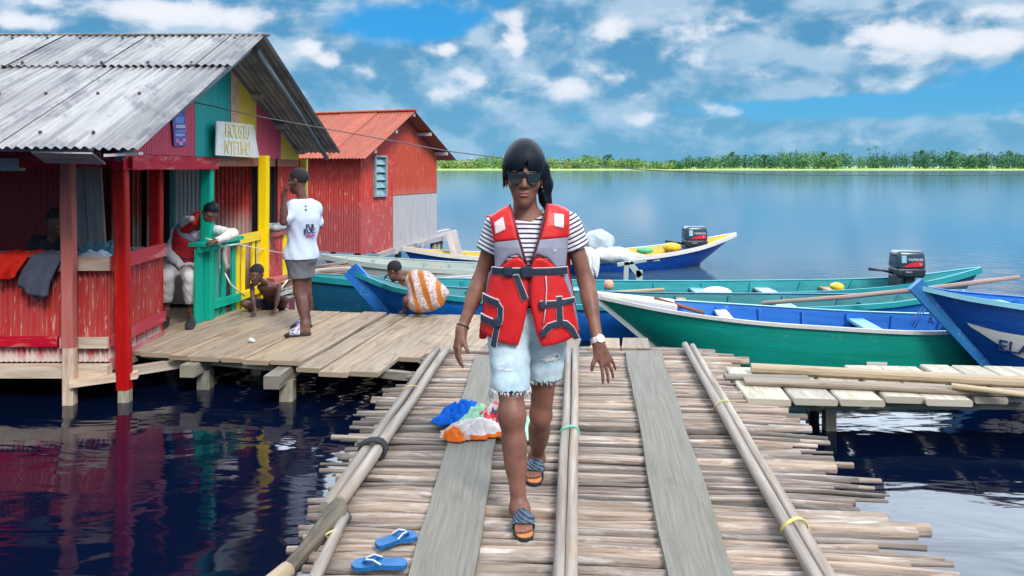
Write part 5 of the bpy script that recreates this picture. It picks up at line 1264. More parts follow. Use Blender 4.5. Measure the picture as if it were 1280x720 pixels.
# sunglasses
M_lens=plain('dark_lens',(.008,.010,.014),.08,.1,5,0,.0,.6); M_frame=plain('black_frame',(.01,.01,.012),.3)
def hm(pts,mat,name,parent,th=.004):
    """plate from head-space (right, up) outline wrapped round the face"""
    mb=MB(); k=len(pts); wrap=lambda a,dz:HP(a,.108-4.2*a*a+dz,0)
    fr=[]; bk=[]
    for a,d in pts: 
        b_=.1085-4.2*a*a; fr.append(Vector(HP(a,b_,d))); bk.append(Vector(HP(a*.985,b_-th,d)))
    mb.add(fr+bk,[tuple(range(k)),tuple(range(2*k-1,k-1,-1))]+[(i,i+k,(i+1)%k+k,(i+1)%k) for i in range(k)],None,.5)
    return mb.build(name,mat,parent,True)
sg=hm([(-.074,.034),(-.04,.036),(0,.035),(.04,.036),(.074,.034),(.074,.026),(.012,.026),(.009,.014),(-.009,.014),(-.012,.026),(-.074,.026)],M_frame,'sunglasses',wo,.006)
for sgn in (-1,1):
    o_=[(.011,.027),(.04,.029),(.073,.028),(.070,.002),(.060,-.014),(.038,-.020),(.020,-.014),(.012,.006)]
    hm([(a*sgn,d) for a,d in o_][::-sgn],M_lens,'lens',sg,.003)
    mb=MB(); mb.board(Vector(HP(.074*sgn,.085,.029)),Vector(HP(.080*sgn,-.005,.022)),.004,.011,HR[2]); mb.build('temple',M_frame,sg,True)
    mb=MB(); mb.tube([Vector(HP(.080*sgn,.004,-.035)),Vector(HP(.081*sgn,.004,-.040))],.0045,8); mb.build('earring',plain('gold',(.7,.5,.2),.25,.1,10,.9),wo,True)
# shirt
m,nt,b=newmat('striped_jersey'); v=coord(nt); sp=nd(nt,'ShaderNodeSeparateXYZ'); nt.links.new(v,sp.inputs[0])
z=mth(nt,'ADD',sp.outputs[2],mth(nt,'MULTIPLY',noise(nt,v,7,2),.012)); z=mth(nt,'ADD',z,mth(nt,'MULTIPLY',mth(nt,'MAXIMUM',mth(nt,'SUBTRACT',mth(nt,'ABSOLUTE',mth(nt,'SUBTRACT',sp.outputs[0],.02)),.125),0.0),-.5))
fr=mth(nt,'FRACT',mth(nt,'DIVIDE',z,.0208)); st=ramp(nt,fr,.60,.66)
nt.links.new(mixc(nt,st,(.66,.65,.70),(.012,.014,.045)),b.inputs['Base Color']); b.inputs['Roughness'].default_value=.85; bump(nt,b,noise(nt,v,420,2),.2,.001)
M_shirt=m
slv=[('c',tuple(shR),tuple(shR+(elR-shR)*.56),.052,.054,.03),('c',tuple(shL),tuple(shL+(elL-shL)*.54),.052,.054,.03)]
S=sd_from(T+slv,.005,.010); Xx,Yy,Zz=S.XYZ
def plane(p,n): return (Xx-p[0])*n[0]+(Yy-p[1])*n[1]+(Zz-p[2])*n[2]
for s_,e_,k in ((shR,elR,.44),(shL,elL,.42)):
    d=unit(e_-s_); p=s_+(e_-s_)*k; side=np.sign(e_[0]-.02)
    cut=np.where(side*(Xx-(.02+side*.15))>0,plane(p,d)+.006*np.sin(Xx*90)*np.cos(Yy*70),-1); S.d=np.maximum(S.d,cut)
nk=np.sqrt((Xx-nb[0])**2+(Yy-nb[1]+.02)**2+((Zz-nb[2]-.035)*.8)**2)-.078; S.d=smax(S.d,-nk,.008); S.d=np.maximum(S.d,.80-Zz)
S.d+=.0022*np.sin(Zz*70+Xx*50)*np.sin(Xx*60+2)
S.d=S.d.astype(np.float32); sd_obj('shirt',S,M_shirt,wo,1)
# shorts
m,nt,b=newmat('pale_denim'); v=coord(nt); n=noise(nt,v,14,5,.6); n2=noise(nt,mapping(nt,v,(500,500,120)),1,2)
nt.links.new(mixc(nt,ramp(nt,n,.3,.7),(.33,.49,.58),(.53,.65,.71)),b.inputs['Base Color']); b.inputs['Roughness'].default_value=.9; bump(nt,b,mth(nt,'ADD',n,n2),.35,.003); M_denim=m
out=[('e',tuple(pel),(.168,.125,.13),I3,.05),('c',tuple(hiR+np.array((0,0,.02))),tuple(knR+(hiR-knR)*.16),.096,.079,.03),('c',tuple(hiL+np.array((0,0,.02))),tuple(knL+(hiL-knL)*.16),.096,.079,.03)]
S=sd_from(out,.005,.006); Xx,Yy,Zz=S.XYZ
inn=[('c',tuple(hiR),tuple(knR),.086,.068,0),('c',tuple(hiL),tuple(knL),.086,.068,0)]
di=np.minimum(prim_dist(inn[0],Xx,Yy,Zz,.0),prim_dist(inn[1],Xx,Yy,Zz,.0)); di=np.maximum(di,Zz-.70); S.d=np.maximum(S.d,-di)
hem=.562+.006*np.sin(Xx*240)*np.sin(Yy*180+1)+.004*np.sin(Xx*530)
S.d=np.maximum(S.d,hem-Zz); S.d+=.0026*np.sin(Zz*46+Xx*34)*np.sin(Xx*40-Zz*22)+.0012*np.sin(Zz*95+Xx*22+2*np.sin(Xx*30))
S.d=S.d.astype(np.float32); sh=sd_obj('denim_shorts',S,M_denim,wo,1)
M_thread=plain('white_threads',(.72,.74,.76),.9,.1,60)
def on_short(px,py,D): return Vector(tuple(q(px,py,D)))
M_rip=plain('rip_shadow',(.12,.06,.05),.9)
for (px,py,w_,D,sk) in ((634,456,15,3.452,SKIN),(688,447,11,3.50,SKIN)):
    # torn window: skin patch crossed by loose white threads, fringed edges
    mb=MB(); pts=[on_short(px+w_*math.cos(a),py+(3.6+.8*math.sin(3*a))*math.sin(a)-.12*w_*math.cos(a),D-.002) for a in np.linspace(0,6.283,16)[:-1]]
    ctr=Vector(tuple(hiR if px<660 else hiL)); 
rips=[]
def surf_y(S_x,S_z,leg):
    a,b_=(hiR,knR) if leg==0 else (hiL,knL); t=(a[2]+.02-S_z)/(a[2]+.02-(b_[2]+(a[2]-b_[2])*.16)); t=min(max(t,0),1); e=b_+(a-b_)*.16; cx=a[0]+(e[0]-a[0])*t; cy=a[1]+(e[1]-a[1])*t; r=(.096+(.079-.096)*t)+.006
    dx=S_x-cx; return cy-math.sqrt(max(r*r-dx*dx,1e-5))
for leg,(px,py,hw_,hh_,D) in enumerate(((634,456,16,4.5,3.45),(688,448,12,4,3.53))):
    c=q(px,py,D); ux=hw_*D/960; uz=hh_*D/960; mb=MB(); P=[]
    NA=18
    for i in range(NA):
        a=i/NA*6.283; x=c[0]+ux*math.cos(a)*(1+.1*math.sin(5*a)); zz=c[2]+uz*math.sin(a)*(1+.25*math.sin(7*a))+.12*ux*math.cos(a); P.append(Vector((x,surf_y(x,zz,leg)-.0015,zz)))
    mb.add(P,[tuple(range(NA))],None,.5); rp=mb.build('torn_patch',SKIN2,sh,True)
    mb=MB()
    for k in range(15):
        t=random.uniform(-.9,.9); x0=c[0]-ux*math.sqrt(1-t*t)*1.05; x1=c[0]+ux*math.sqrt(1-t*t)*1.05; zz=c[2]+uz*t
        if k%3: mb.tube([Vector((x0,surf_y(x0,zz,leg)-.003,zz-.12*ux)),Vector(((x0+x1)/2,surf_y((x0+x1)/2,zz,leg)-.004,zz-.004)),Vector((x1,surf_y(x1,zz,leg)-.003,zz+.12*ux))],.0016,5)
    for i in range(30):
        a=i/30*6.283; x=c[0]+ux*math.cos(a); zz=c[2]+uz*math.sin(a)+.12*ux*math.cos(a); x2=x+random.uniform(-.008,.008); z2=zz+random.uniform(-.010,.008); mb.tube([Vector((x,surf_y(x,zz,leg)-.003,zz)),Vector((x2,surf_y(x2,z2,leg)-.004,z2))],.0022,5)
    mb.build('loose_threads',M_thread,rp,True)
mb=MB()
for leg,(a,b_) in enumerate(((hiR,knR),(hiL,knL))):
    e=b_+(a-b_)*.20
    for i in range(80):
        an=random.uniform(2.7,6.8) ; r=.087; x=e[0]+r*math.cos(an); y=e[1]+r*math.sin(an); l=random.uniform(.006,.020); mb.tube([Vector((x,y,.564)),Vector((x+random.uniform(-.006,.006),y+random.uniform(-.006,.004),.562-l))],.0011,4)
for x,y,l in ((hiR[0]-.085,hiR[1]-.06,.07),(hiR[0]+.075,hiR[1]-.09,.05)):
    for k in range(5): mb.tube([Vector((x+k*.004,y,.57)),Vector((x+k*.005-.006,y-.004,.56-l*.5)),Vector((x+k*.003+.003,y-.006,.56-l*random.uniform(.7,1)))],.0028,5)
mb.build('frayed_hem',M_thread,sh,True)
# life vest
VZ=[.70,.80,.95,1.07,1.20,1.30,1.355,1.40,1.43]; VH=[.222,.216,.198,.176,.182,.187,.180,.125,.075]; VD=[.150,.150,.146,.140,.152,.132,.102,.075,.05]
vcx=.026; vcy=.040
def vest_field(lo,hi,h):
    S=SD(lo,hi,h); Xx,Yy,Zz=S.XYZ
    hw=np.interp(Zz,VZ,VH); hd=np.interp(Zz,VZ,VD); p=2.5
    rad=(np.abs((Xx-vcx)/hw)**p+np.abs((Yy-vcy)/hd)**p)**(1/p)
    S.d=((rad-1)*np.minimum(hw,hd)*.98).astype(np.float32); return S
def poly2d(poly,ax,az):
    X_=ax[:,None]; Z_=az[None,:]; pts=np.array(poly); n=len(pts); d=np.full((len(ax),len(az)),1e9); sgn=np.ones((len(ax),len(az)))
    j=n-1
    for i in range(n):
        e=pts[j]-pts[i]; wx=X_-pts[i,0]; wz=Z_-pts[i,1]; t=np.clip((wx*e[0]+wz*e[1])/(e@e),0,1)
        d=np.minimum(d,(wx-e[0]*t)**2+(wz-e[1]*t)**2)
        c1=Z_>=pts[i,1]; c2=Z_<pts[j,1]; c3=e[0]*wz>e[1]*wx
        fl=(c1&c2&c3)|(~c1&~c2&~c3); sgn=np.where(fl,-sgn,sgn); j=i
    return sgn*np.sqrt(d)
DV=3.445
def vx(px,py): D=DV; k=q(px,py,D); return (k[0],k[2])
def panel(name,mat,pxs,off,parent,th=.03,rnd=.016,grow=0.0,h=.0036,front=True,raw=False):
    poly=[p if raw else vx(*p) for p in pxs]; a=np.array(poly); g=.03+grow
    S=vest_field((a[:,0].min()-g,-.20,a[:,1].min()-g),(a[:,0].max()+g,vcy+.06,a[:,1].max()+g),h); Xx,Yy,Zz=S.XYZ
    d2=poly2d(poly,S.ax[0],S.ax[2])[:,None,:]-grow
    body=np.maximum(S.d-off,-(S.d-off+th)); S.d=np.maximum(smax(body,d2,rnd),Yy-vcy-.03).astype(np.float32)
    return sd_obj(name,S,mat,parent,1)
M_vred=plain('red_vest_nylon',(.56,.003,.005),.55,.10,16,0,.25,.05); M_vgrey=plain('grey_vest_nylon',(.27,.28,.37),.6,.12,16,0,.2); M_web=plain('navy_webbing',(.012,.022,.05),.7,.2,60); M_trim=plain('white_stitching',(.60,.60,.64),.8,.1,60); M_pink=plain('pale_pink_reflector',(.78,.58,.62),.4,.08,40); M_bind=plain('dark_red_binding',(.10,.01,.03),.7)
# back half and lining
S=vest_field((-.26,-.16,.70),(.31,.28,1.46),.0055); Xx,Yy,Zz=S.XYZ
shell=np.maximum(S.d-.012,-(S.d+.012))
nk=np.sqrt((Xx-nb[0])**2+(Yy-nb[1]+.02)**2)-.092; hole=np.maximum(nk-.03,1.22-Zz); shell=smax(shell,-hole,.01)
front=np.maximum(vcy-.004-Yy,-1)  # drop the front
cut=np.maximum(vcy-.01-Yy, -1); shell=np.maximum(shell,np.where(Yy<vcy-.0,1.0,-1.0))
for sd_,sv in ((1,shL),(-1,shR)): shell=np.maximum(shell,-(np.sqrt((Yy-sv[1])**2*.8+(Zz-(sv[2]-.045))**2)-.085+np.where(sd_*(Xx-vcx)>.11,0,1)))
shell=np.maximum(np.maximum(shell,.755-Zz),Zz-1.335); S.d=shell.astype(np.float32)
vest=sd_obj('life_vest',S,M_vred,wo,1)
R1='shoulder_panel'
panel(R1,M_vred,[(611,272),(624,263),(637,256.5),(640,264),(648,300),(617,304)],.020,vest); panel(R1,M_vred,[(684,255),(699,257),(714,264),(713,298),(674,300),(681,276)],.020,vest)
panel('chest_panel',M_vgrey,[(617,300),(648,297),(657,329),(647,318),(636,322),(625,336),(618,336)],.015,vest); panel('chest_panel',M_vgrey,[(674,297),(712.5,293),(709,336),(695,336),(684,323),(671,318),(664,329)],.015,vest)
panel('arched_panel',M_vred,[(624,338),(629,331),(637,324),(647,320.5),(654,324),(658,332),(659,338)],.022,vest); panel('arched_panel',M_vred,[(662,338),(664,330),(669,322),(676,321),(685,325),(692,331),(697,338)],.022,vest)
panel('front_panel',M_vred,[(613,341),(660.5,341),(660.5,379),(653,414),(648,431),(636,431),(617,426),(600,418),(602,392),(607,366)],.024,vest,.05,.022); panel('front_panel',M_vred,[(662,341),(701,341),(709,356),(715,375),(721,396),(727,417),(713,426),(692,431),(677,433),(671,418),(662,379)],.024,vest,.05,.022)
panel('side_panel',M_vgrey,[(606,346),(615,341),(609,368),(604,384),(602,388)],.012,vest); panel('side_panel',M_vgrey,[(700,341),(712,346),(719,366),(722,384),(727,405),(729,418),(723,412),(713,372)],.012,vest)
def trimmed(name,pxs,off,parent=vest):
    o=panel(name,M_web,pxs,off,parent,.012,.004,0,.003); panel('stitched_edge',M_trim,pxs,off-.003,o,.010,.003,.0017,.0026); return o
trimmed('belt',[(614.5,334.5),(710,334),(710.5,343),(614,343.5)],.030)
trimmed('belt_tail',[(641,343),(648,342),(660,371),(653,375)],.036)
panel('buckle',M_web,[(651,331.5),(665,331.5),(666,346),(651,346)],.042,vest,.02,.006); panel('buckle',M_web,[(629,333),(640,333),(641,345),(629,345)],.040,vest,.02,.005)
for pp in ([(603,369),(624,375),(623.5,384),(602,377)],[(600.5,394),(624,401),(623,410),(600,403)],[(621,373),(629,384),(628.5,400),(624,412),(620,434),(613,432),(617,411),(622,398),(622,385)],
           [(675,375),(697,375),(697,383),(676,383)],[(700,374),(719,373),(720,379),(700,382)],[(695,370),(702.5,370),(704,407),(696,408)],[(675,413),(684,403),(698,399),(709,401),(718,410),(725,424),(719,425),(711,413),(703,408),(690,409),(681,418),(676,419)]): trimmed('pocket_strap',pp,.034)
panel('buckle',M_web,[(673,376),(681,374),(683,384),(675,386)],.042,vest,.02,.004); panel('buckle',M_web,[(616,398),(626,396),(627,407),(617,409)],.042,vest,.02,.004); panel('buckle',M_web,[(674,411),(681,408),(683,418),(676,420)],.042,vest,.02,.004)
panel('reflective_patch',M_pink,[(617.5,279),(629,271),(632,287),(619,293.5)],.0245,vest,.01,.002); panel('reflective_patch',M_pink,[(693,267),(706,268.5),(705,286),(692.5,283)],.0245,vest,.01,.002)
panel('small_emblem',M_trim,[(691.5,309),(693,309),(693,313),(694.6,313),(694.6,309),(696,309),(696,316),(694.6,316),(694.6,314),(693,314),(693,316),(691.5,316)],.0185,vest,.01,.0)
for pl in ([(637,257),(648.5,297),(658,330)],[(684.5,256),(674,297),(663.5,330)],[(661,342),(661.3,380)]):
    mb=MB(); pts=[]
    for (a,b_),(c_,d_) in zip(pl,pl[1:]):
        for k in range(7):
            x,z=vx(a+(c_-a)*k/6,b_+(d_-b_)*k/6); hw=float(np.interp(z,VZ,VH)); hd=float(np.interp(z,VZ,VD)); y=vcy-hd*(max(0,1-abs((x-vcx)/hw)**2.5))**.4-.010; pts.append(Vector((x,y,z)))
    mb.tube(pts,.0055,6); mb.build('binding',M_bind,vest,True)
mb=MB(); pts=[]
for px,py in ((682,344),(683,360),(682,375),(681,388),(679,402)):
    x,z=vx(px,py); hw=float(np.interp(z,VZ,VH)); hd=float(np.interp(z,VZ,VD)); pts.append(Vector((x,vcy-hd*(1-abs((x-vcx)/hw)**2.5)**.4-.036,z)))
mb.tube(pts,.0024,6); mb.build('white_cord',M_trim,vest,True)
# watch and bracelet
def ringaround(a,b_,k,r,w_,mat,name,n=18):
    a,b_=vec(a),vec(b_); d=unit(b_-a); p=a+(b_-a)*k; u=unit(np.cross(d,(0,0,1))); v_=np.cross(d,u); mb=MB(); P=[]
    for i in range(n):
        t=i/n*6.283; o=u*math.cos(t)+v_*math.sin(t)
        for dr,dl in ((0,-w_/2),(.004,-w_/2),(.004,w_/2),(0,w_/2),(0,-w_/2)): P.append(Vector(tuple(p+o*(r+dr)+d*dl)))
    mb.grid(P,n,5,smooth=False,closed=True); return mb.build(name,mat,wo,True),p,u,v_,d
wt,p,u,v_,d=ringaround(elL,wrL,.955,.0285,.024,plain('steel_bracelet',(.72,.66,.68),.3,.2,90,.6),'watch')
fc=p-v_*0; n_=np.array((.25,-.9,.2)); n_=unit(n_-d*(n_@d)); mb=MB(); mb.tube([Vector(tuple(p+n_*.027)),Vector(tuple(p+n_*.040))],.019,14); mb.build('watch_case',plain('watch_face',(.75,.72,.74),.2,.05),wt,True)
ringaround(elR,wrR,.93,.0275,.006,M_rope,'bracelet')
# sandals
M_sole=plain('tan_footbed',(.52,.20,.06),.6,.15,20); M_sole2=plain('black_outsole',(.015,.015,.02),.7)
m,nt,b=newmat('woven_strap'); v=coord(nt); w1=nt.nodes.new('ShaderNodeTexWave'); w1.inputs['Scale'].default_value=30; w1.inputs['Distortion'].default_value=3; nt.links.new(mapping(nt,v,(1,1,1),(0,0,0),(0,.5,.7)),w1.inputs['Vector']); w1.bands_direction='DIAGONAL'
nt.links.new(mixc(nt,ramp(nt,w1.outputs['Fac'],.35,.6),(.012,.018,.03),(.045,.10,.16)),b.inputs['Base Color']); b.inputs['Roughness'].default_value=.5; bump(nt,b,w1.outputs['Fac'],.6,.004); M_strap=m
def sandal(heel,toe,an,s=1.0,msole=M_sole,mout=M_sole2,mstrap=M_strap,parent=wo,h=.003,k0=.52,k1=.83):
    heel,toe=vec(heel),vec(toe); d=toe-heel; L=np.linalg.norm(d); d=d/L; side=np.array((-d[1],d[0],0.)); side/=np.linalg.norm(side)
    r=thing('sandal',None,None,(0,0,0)) if False else None
    lo=np.minimum(heel,toe)-.07*s; hi=np.maximum(heel,toe)+.07*s; lo[2]=min(heel[2],toe[2])-.035*s; hi[2]=max(heel[2],toe[2])+.10*s
    def outline(S,gr):
        Xx,Yy,Zz=S.XYZ; a=(Xx-heel[0])*d[0]+(Yy-heel[1])*d[1]; b_=(Xx-heel[0])*side[0]+(Yy-heel[1])*side[1]
        t=np.clip(a/L,.10,.90); wd=np.interp(t,[.1,.35,.7,.9],[.030,.029,.042,.034])*s+gr
        base=heel[2]+(toe[2]-heel[2])*np.clip(a/L,0,1)
        return np.sqrt((a-t*L)**2+b_**2)-wd, Zz-base, a/L, b_
    S=SD(lo,hi,h); o2,zz,a,b_=outline(S,.004*s); S.d=np.maximum(o2,np.maximum(-.022*s-zz,zz-(-.004))).astype(np.float32); so=sd_obj('sandal',S,mout,parent,1)
    S=SD(lo,hi,h); o2,zz,a,b_=outline(S,.0015*s); S.d=np.maximum(o2,np.maximum(-.010*s-zz,zz-.0035*s)).astype(np.float32); sd_obj('footbed',S,msole,so,1)
    fp=foot_prims(an,heel,toe,s); S=sd_from(fp,h,.009*s,.03,(lo,hi)); o2,zz,a,b_=outline(S,0)
    inner=sd_from(fp,h,.004*s,.03,(lo,hi)).d
    S.d=np.maximum(np.maximum(np.minimum(S.d,np.maximum(o2-.002*s,zz-.018*s)),-inner),np.maximum(np.maximum(k0-a,a-k1)*L,-.008*s-zz)).astype(np.float32)
    sd_obj('strap',S,mstrap,so,1)
sandal(heR,toR,anR,h=.0028); sandal(heL,toL,anL,h=.0028)
for he,to in ((heR,toR),(heL,toL)):
    pass

# ------------------------------------------------------------------ other people: shared builder, joints given in the world
def figure(label,base,J,s,skin,h=.008,head=None,hair=CURL,hands=None,wd=1.0,eyes=False,hs=None,toes=None,hair_k=1.07):
    root=thing('person',label,'person',base); B=vec(base); W_=lambda p:vec(p)-B
    g={k:W_(v_) for k,v_ in J.items()}
    hs=hs or s; c=W_(head[0]); hp,HP,HR=head_prims(c,head[1],head[2],hs,True)
    T=torso_prims(g['pel'],g['chest'],g['neck'],J['lat'],s,0,wd); 
    T=[t for t in T]
    P=list(T)+hp+[('c',tuple(g['neck']-(g['neck']-g['chest'])*.25),tuple(c-np.array(HR[2])*.05*hs-np.array(HR[1])*.01*hs),.054*s,.046*s,.03*s)]
    A={}
    for sd_ in 'LR':
        A['arm'+sd_]=limb(g['sh'+sd_],g['el'+sd_],g['wr'+sd_],(.044,.036,.024),s); P+=A['arm'+sd_]
        A['leg'+sd_]=limb(g['hi'+sd_],g['kn'+sd_],g['an'+sd_],(.080,.054,.036),s,.03,tuple(vec(J.get('calf',(0,0,0)))*.02)); P+=A['leg'+sd_]
        hd=(hands or {}).get(sd_)
        if hd: P+=hand_prims(g['wr'+sd_],hd[0],hd[1],hd[2],s*1.02,hd[3] if len(hd)>3 else (.3,.4,.3),.05)
        if 'he'+sd_ in g: P+=foot_prims(g['an'+sd_],g['he'+sd_],g['to'+sd_],s)
    body=sd_obj('body',sd_from(P,h),skin,root,1)
    if hair is not None:
        hr=[('e',HP(0,-.012,.040),(.080*hs,.099*hs,.090*hs),HR,.02)]; S=sd_from(hr,.006); Xx,Yy,Zz=S.XYZ; ff,uu=HR[1],HR[2]
        fy=((Xx-c[0])*ff[0]+(Yy-c[1])*ff[1]+(Zz-c[2])*ff[2])/hs; fz=((Xx-c[0])*uu[0]+(Yy-c[1])*uu[1]+(Zz-c[2])*uu[2])/hs
        line=np.interp(fy,[-.10,-.04,.02,.05,.09],[-.045,-.03,.0,.055,.068])
        S.d=np.maximum(S.d,(line-fz)*hs).astype(np.float32); sd_obj('hair',S,hair,root,1)
    if eyes:
        for sg in (1,-1):
            e=('e',HP(.031*sg,.083,.005),(.0125*hs,.012*hs,.0085*hs),HR,.0); o=sd_obj('eye',sd_from([e],.0022),plain('eye_white',(.55,.52,.48),.3,.05),root,1)
            e=('e',HP(.031*sg,.0925,.004),(.006*hs,.0045*hs,.006*hs),HR,.0); sd_obj('iris',sd_from([e],.0018),M_frame,o,1)
    return root,g,T,A,HP,HR,B
def garment(name,prims,h,infl,mat,root,cuts=(),wr=.003,hollow=None,fr=45):
    S=sd_from(prims,h,infl); Xx,Yy,Zz=S.XYZ
    S.d+=wr*np.sin(Zz*fr+Xx*fr*.8)*np.sin(Xx*fr*1.1-Yy*fr*.7+1)
    for p,n in cuts: n=unit(n); S.d=np.maximum(S.d,(Xx-p[0])*n[0]+(Yy-p[1])*n[1]+(Zz-p[2])*n[2])
    if hollow is not None:
        for a in hollow: S.d=np.maximum(S.d,-prim_dist(a,Xx,Yy,Zz,0))
    S.d=S.d.astype(np.float32); return sd_obj(name,S,mat,root,1)

# boy standing with his back half turned, hand at his mouth
bx=at(375,415,7.22); D=7.22
J=dict(pel=at(376,320,D),chest=at(379,273,D),neck=at(379,250,D),lat=(.80,.60,0),
  shL=at(392,264,D+.11),elL=at(398,281,D+.18),wrL=at(386,290,D+.26),shR=at(366,262,D-.09),elR=at(355,277,D-.2),wrR=at(355,243,D-.22),
  hiL=at(381,322,D+.03),knL=at(382,365,D+.06),anL=at(379,405,D+.06),hiR=at(371,322,D-.03),knR=at(374,364,D-.02),anR=at(374,404,D-.0),calf=(.6,.4,0))
gz=0.012
def flat(px,py,dz=0): v_=ong(px,py,gz); return v_+V(0,0,dz)
J.update(heL=flat(389,407),toL=flat(365,409),heR=flat(388,417),toR=flat(357,419))
J['anL']=J['heL']+V(-.045,-.005,.085); J['anR']=J['heR']+V(-.045,-.0,.085); 
boy,g,T,A,HPb,HRb,B=figure('boy in white printed T-shirt and grey shorts standing with a hand at his mouth',(bx.x,7.2,0),J,.94,SKIN2,.008,(at(373,226,D-.01),(-.93,.20,-.12),(0,0,1)),hands=dict(R=((.25,0,.9),(.9,.3,-.2),(0,-1,.2),(.5,.7,.5)),L=((-.9,.1,.1),(-.1,-.9,0),(0,.2,1))))
M_tee=plain('white_tshirt',(.56,.64,.80),.85,.10,10,0,.4,0,.2)
tp=T+[('c',tuple(g['pel']+np.array((0,0,.02))),tuple(g['pel']+np.array((0,0,-.10))),.122,.130,.05),('e',tuple(g['chest']+np.array((0,0,-.02))),(.112,.105,.19),I3,.06),('c',tuple(g['shL']),tuple(g['shR']),.062,.062,.05),('c',tuple(g['chest']+np.array((0,0,-.12))),tuple(g['pel']+np.array((0.0,0,-.06))),.098,.118,.06),
    ('c',tuple(g['shL']),tuple(g['elL']*.82+g['shL']*.18),.040,.045,.04),('c',tuple(g['shR']),tuple(g['elR']*.72+g['shR']*.28),.040,.048,.04),('c',tuple(g['chest']),tuple(g['neck']),.10,.06,.06)]
hz=float(at(0,323,D).z)
tee=garment('tshirt',tp,.007,.012,M_tee,boy,[((0,0,hz),(0,0,-1)),(tuple(g['neck']+np.array((0,0,.012))),(0,0,1)),(tuple(g['elL']*.75+g['shL']*.25),tuple(g['elL']-g['shL'])) if False else ((0,0,hz),(0,0,-1))],.005,None,30)
for ty,px,py,sz,cc in (('FUL',394,283,.055,(.03,.04,.10)),('EUC',393,289,.060,(.03,.04,.10)),('mnm',394,294,.040,(.55,.12,.40)),('o',388,262,.04,(.10,.12,.3)),('u',390,270,.035,(.5,.15,.3)),('n',388,257,.03,(.5,.2,.3))):
    pc=at(px-6,py,D-.104); text_mesh('print',ty,sz,plain('shirt_print',cc,.7),tee,frame(pc,(.82,.55,0),(.5,-.85,.05)),.012)
M_shortg=plain('grey_shorts',(.13,.14,.16),.85,.15,14,0,.3)
sp_=[('c',tuple(g['hiL']),tuple(g['hiL']*.38+g['knL']*.62),.096,.090,.05),('c',tuple(g['hiR']),tuple(g['hiR']*.38+g['knR']*.62),.096,.092,.05),('e',tuple(g['pel']),(.15,.13,.12),I3,.05)]
zk=float(at(0,347,D).z); garment('shorts',sp_,.007,0,M_shortg,boy,[((0,0,zk),(0,0,-1))],.003)
M_slide=plain('patterned_slide',(.46,.46,.62),.6,.85,45); 
for k in 'LR': sandal(g['he'+k]+np.array((0,0,.008)),g['to'+k]+np.array((0,0,.008)),g['an'+k],.94,M_sole2,M_sole2,M_slide,boy,.005,.42,.86)

# woman in white leaning her head on the green post
D=8.12
J=dict(pel=at(221,334,D+.12),chest=at(236,295,D-.0),neck=at(251,277,D-.16),lat=(.78,-.5,-.1),
  shL=at(262,286,D-.14),elL=at(291,292,D-.30),wrL=at(271,301,D-.42),shR=at(221,289,D+.08),elR=at(211,316,D-.02),wrR=at(229,334,D-.18),
  hiL=at(234,338,D+.04),knL=at(238,346,D-.42),anL=at(241,392,D-.30),hiR=at(216,338,D+.1),knR=at(208,346,D-.36),anR=at(206,392,D-.34))
J.update(heR=ong(206,398,.01)+V(0,.06,0),toR=ong(203,411,.01),heL=ong(242,399,.01)+V(0,.03,0),toL=ong(236,412,.01))
J['anR']=J['heR']+V(0,-.05,.08); J['anL']=J['heL']+V(-.01,-.05,.08)
wl,g,T,A,HPw,HRw,B=figure('person in white knitted clothes and red life vest, sitting with head against the green post',(at(222,0,D).x,D,0),J,.96,SKIN2,.008,(at(262,266,D-.26),(.55,-.6,-.62),(.35,-.15,.9)),hair=HAIR,hands=dict(R=((.15,-.3,-.9),(.5,.6,0),(.4,-.6,.2)),L=((-.6,-.3,-.1),(0,0,-1),(0,-1,0))))
M_knit=plain('white_knit',(.80,.80,.84),.9,.22,70,0,.5,0,.2)
sl=A['armL']+A['armR']; cu=[]
garment('knit_top',T+sl,.007,.012,M_knit,wl,[],.003,[('c',tuple(g['wrL']),tuple(g['wrL']+unit(g['wrL']-g['elL'])*.2),.03,.05,0),('c',tuple(g['wrR']),tuple(g['wrR']+unit(g['wrR']-g['elR'])*.2),.03,.05,0),('c',tuple(g['neck']+np.array((.02,0,.04))),tuple(vec(HPw(0,0,-.02))),.075,.09,0)])
lg=A['legL']+A['legR']+[('e',tuple(g['pel']),(.165,.13,.12),I3,.05)]
S_cut=min(g['anL'][2],g['anR'][2])+.09
garment('knit_trousers',lg,.007,.020,M_knit,wl,[((0,0,S_cut),(0,0,-1))],.003)
Rv=torso_prims(g['pel'],g['chest'],g['neck'],J['lat'],.96); 
ax=unit(g['chest']-g['pel']); 
vr=[(p_[0],p_[1],tuple(x*1.06 for x in p_[2]),p_[3],p_[4]) for p_ in Rv[1:3]]
lvst=garment('life_vest',vr,.007,.030,plain('dark_red_vest',(.62,.014,.03),.6,.15,16),wl,[(tuple(g['pel']+ax*.10),tuple(-ax)),(tuple(g['chest']+ax*.03),tuple(ax))],.002)
garment('vest_yoke',vr+[('c',tuple(g['shL']),tuple(g['neck']),.05,.05,.03),('c',tuple(g['shR']*.5+g['neck']*.5),tuple(g['neck']),.055,.05,.03)],.007,.028,M_vgrey,lvst,[(tuple(g['chest']+ax*.033),tuple(-ax)),(tuple(g['chest']+ax*.10),tuple(ax))],.002)
garment('vest_collar',[('c',tuple(g['shR']*.62+g['neck']*.38+np.array((0,.02,.01))),tuple(g['neck']+np.array((-.02,-.02,.05))),.055,.05,.02),('c',tuple(g['shR']*.55+g['neck']*.45+np.array((0,-.05,-.04))),tuple(g['neck']+np.array((-.045,-.05,-.0))),.05,.04,.02)],.006,.012,M_vred,lvst,[],.002)
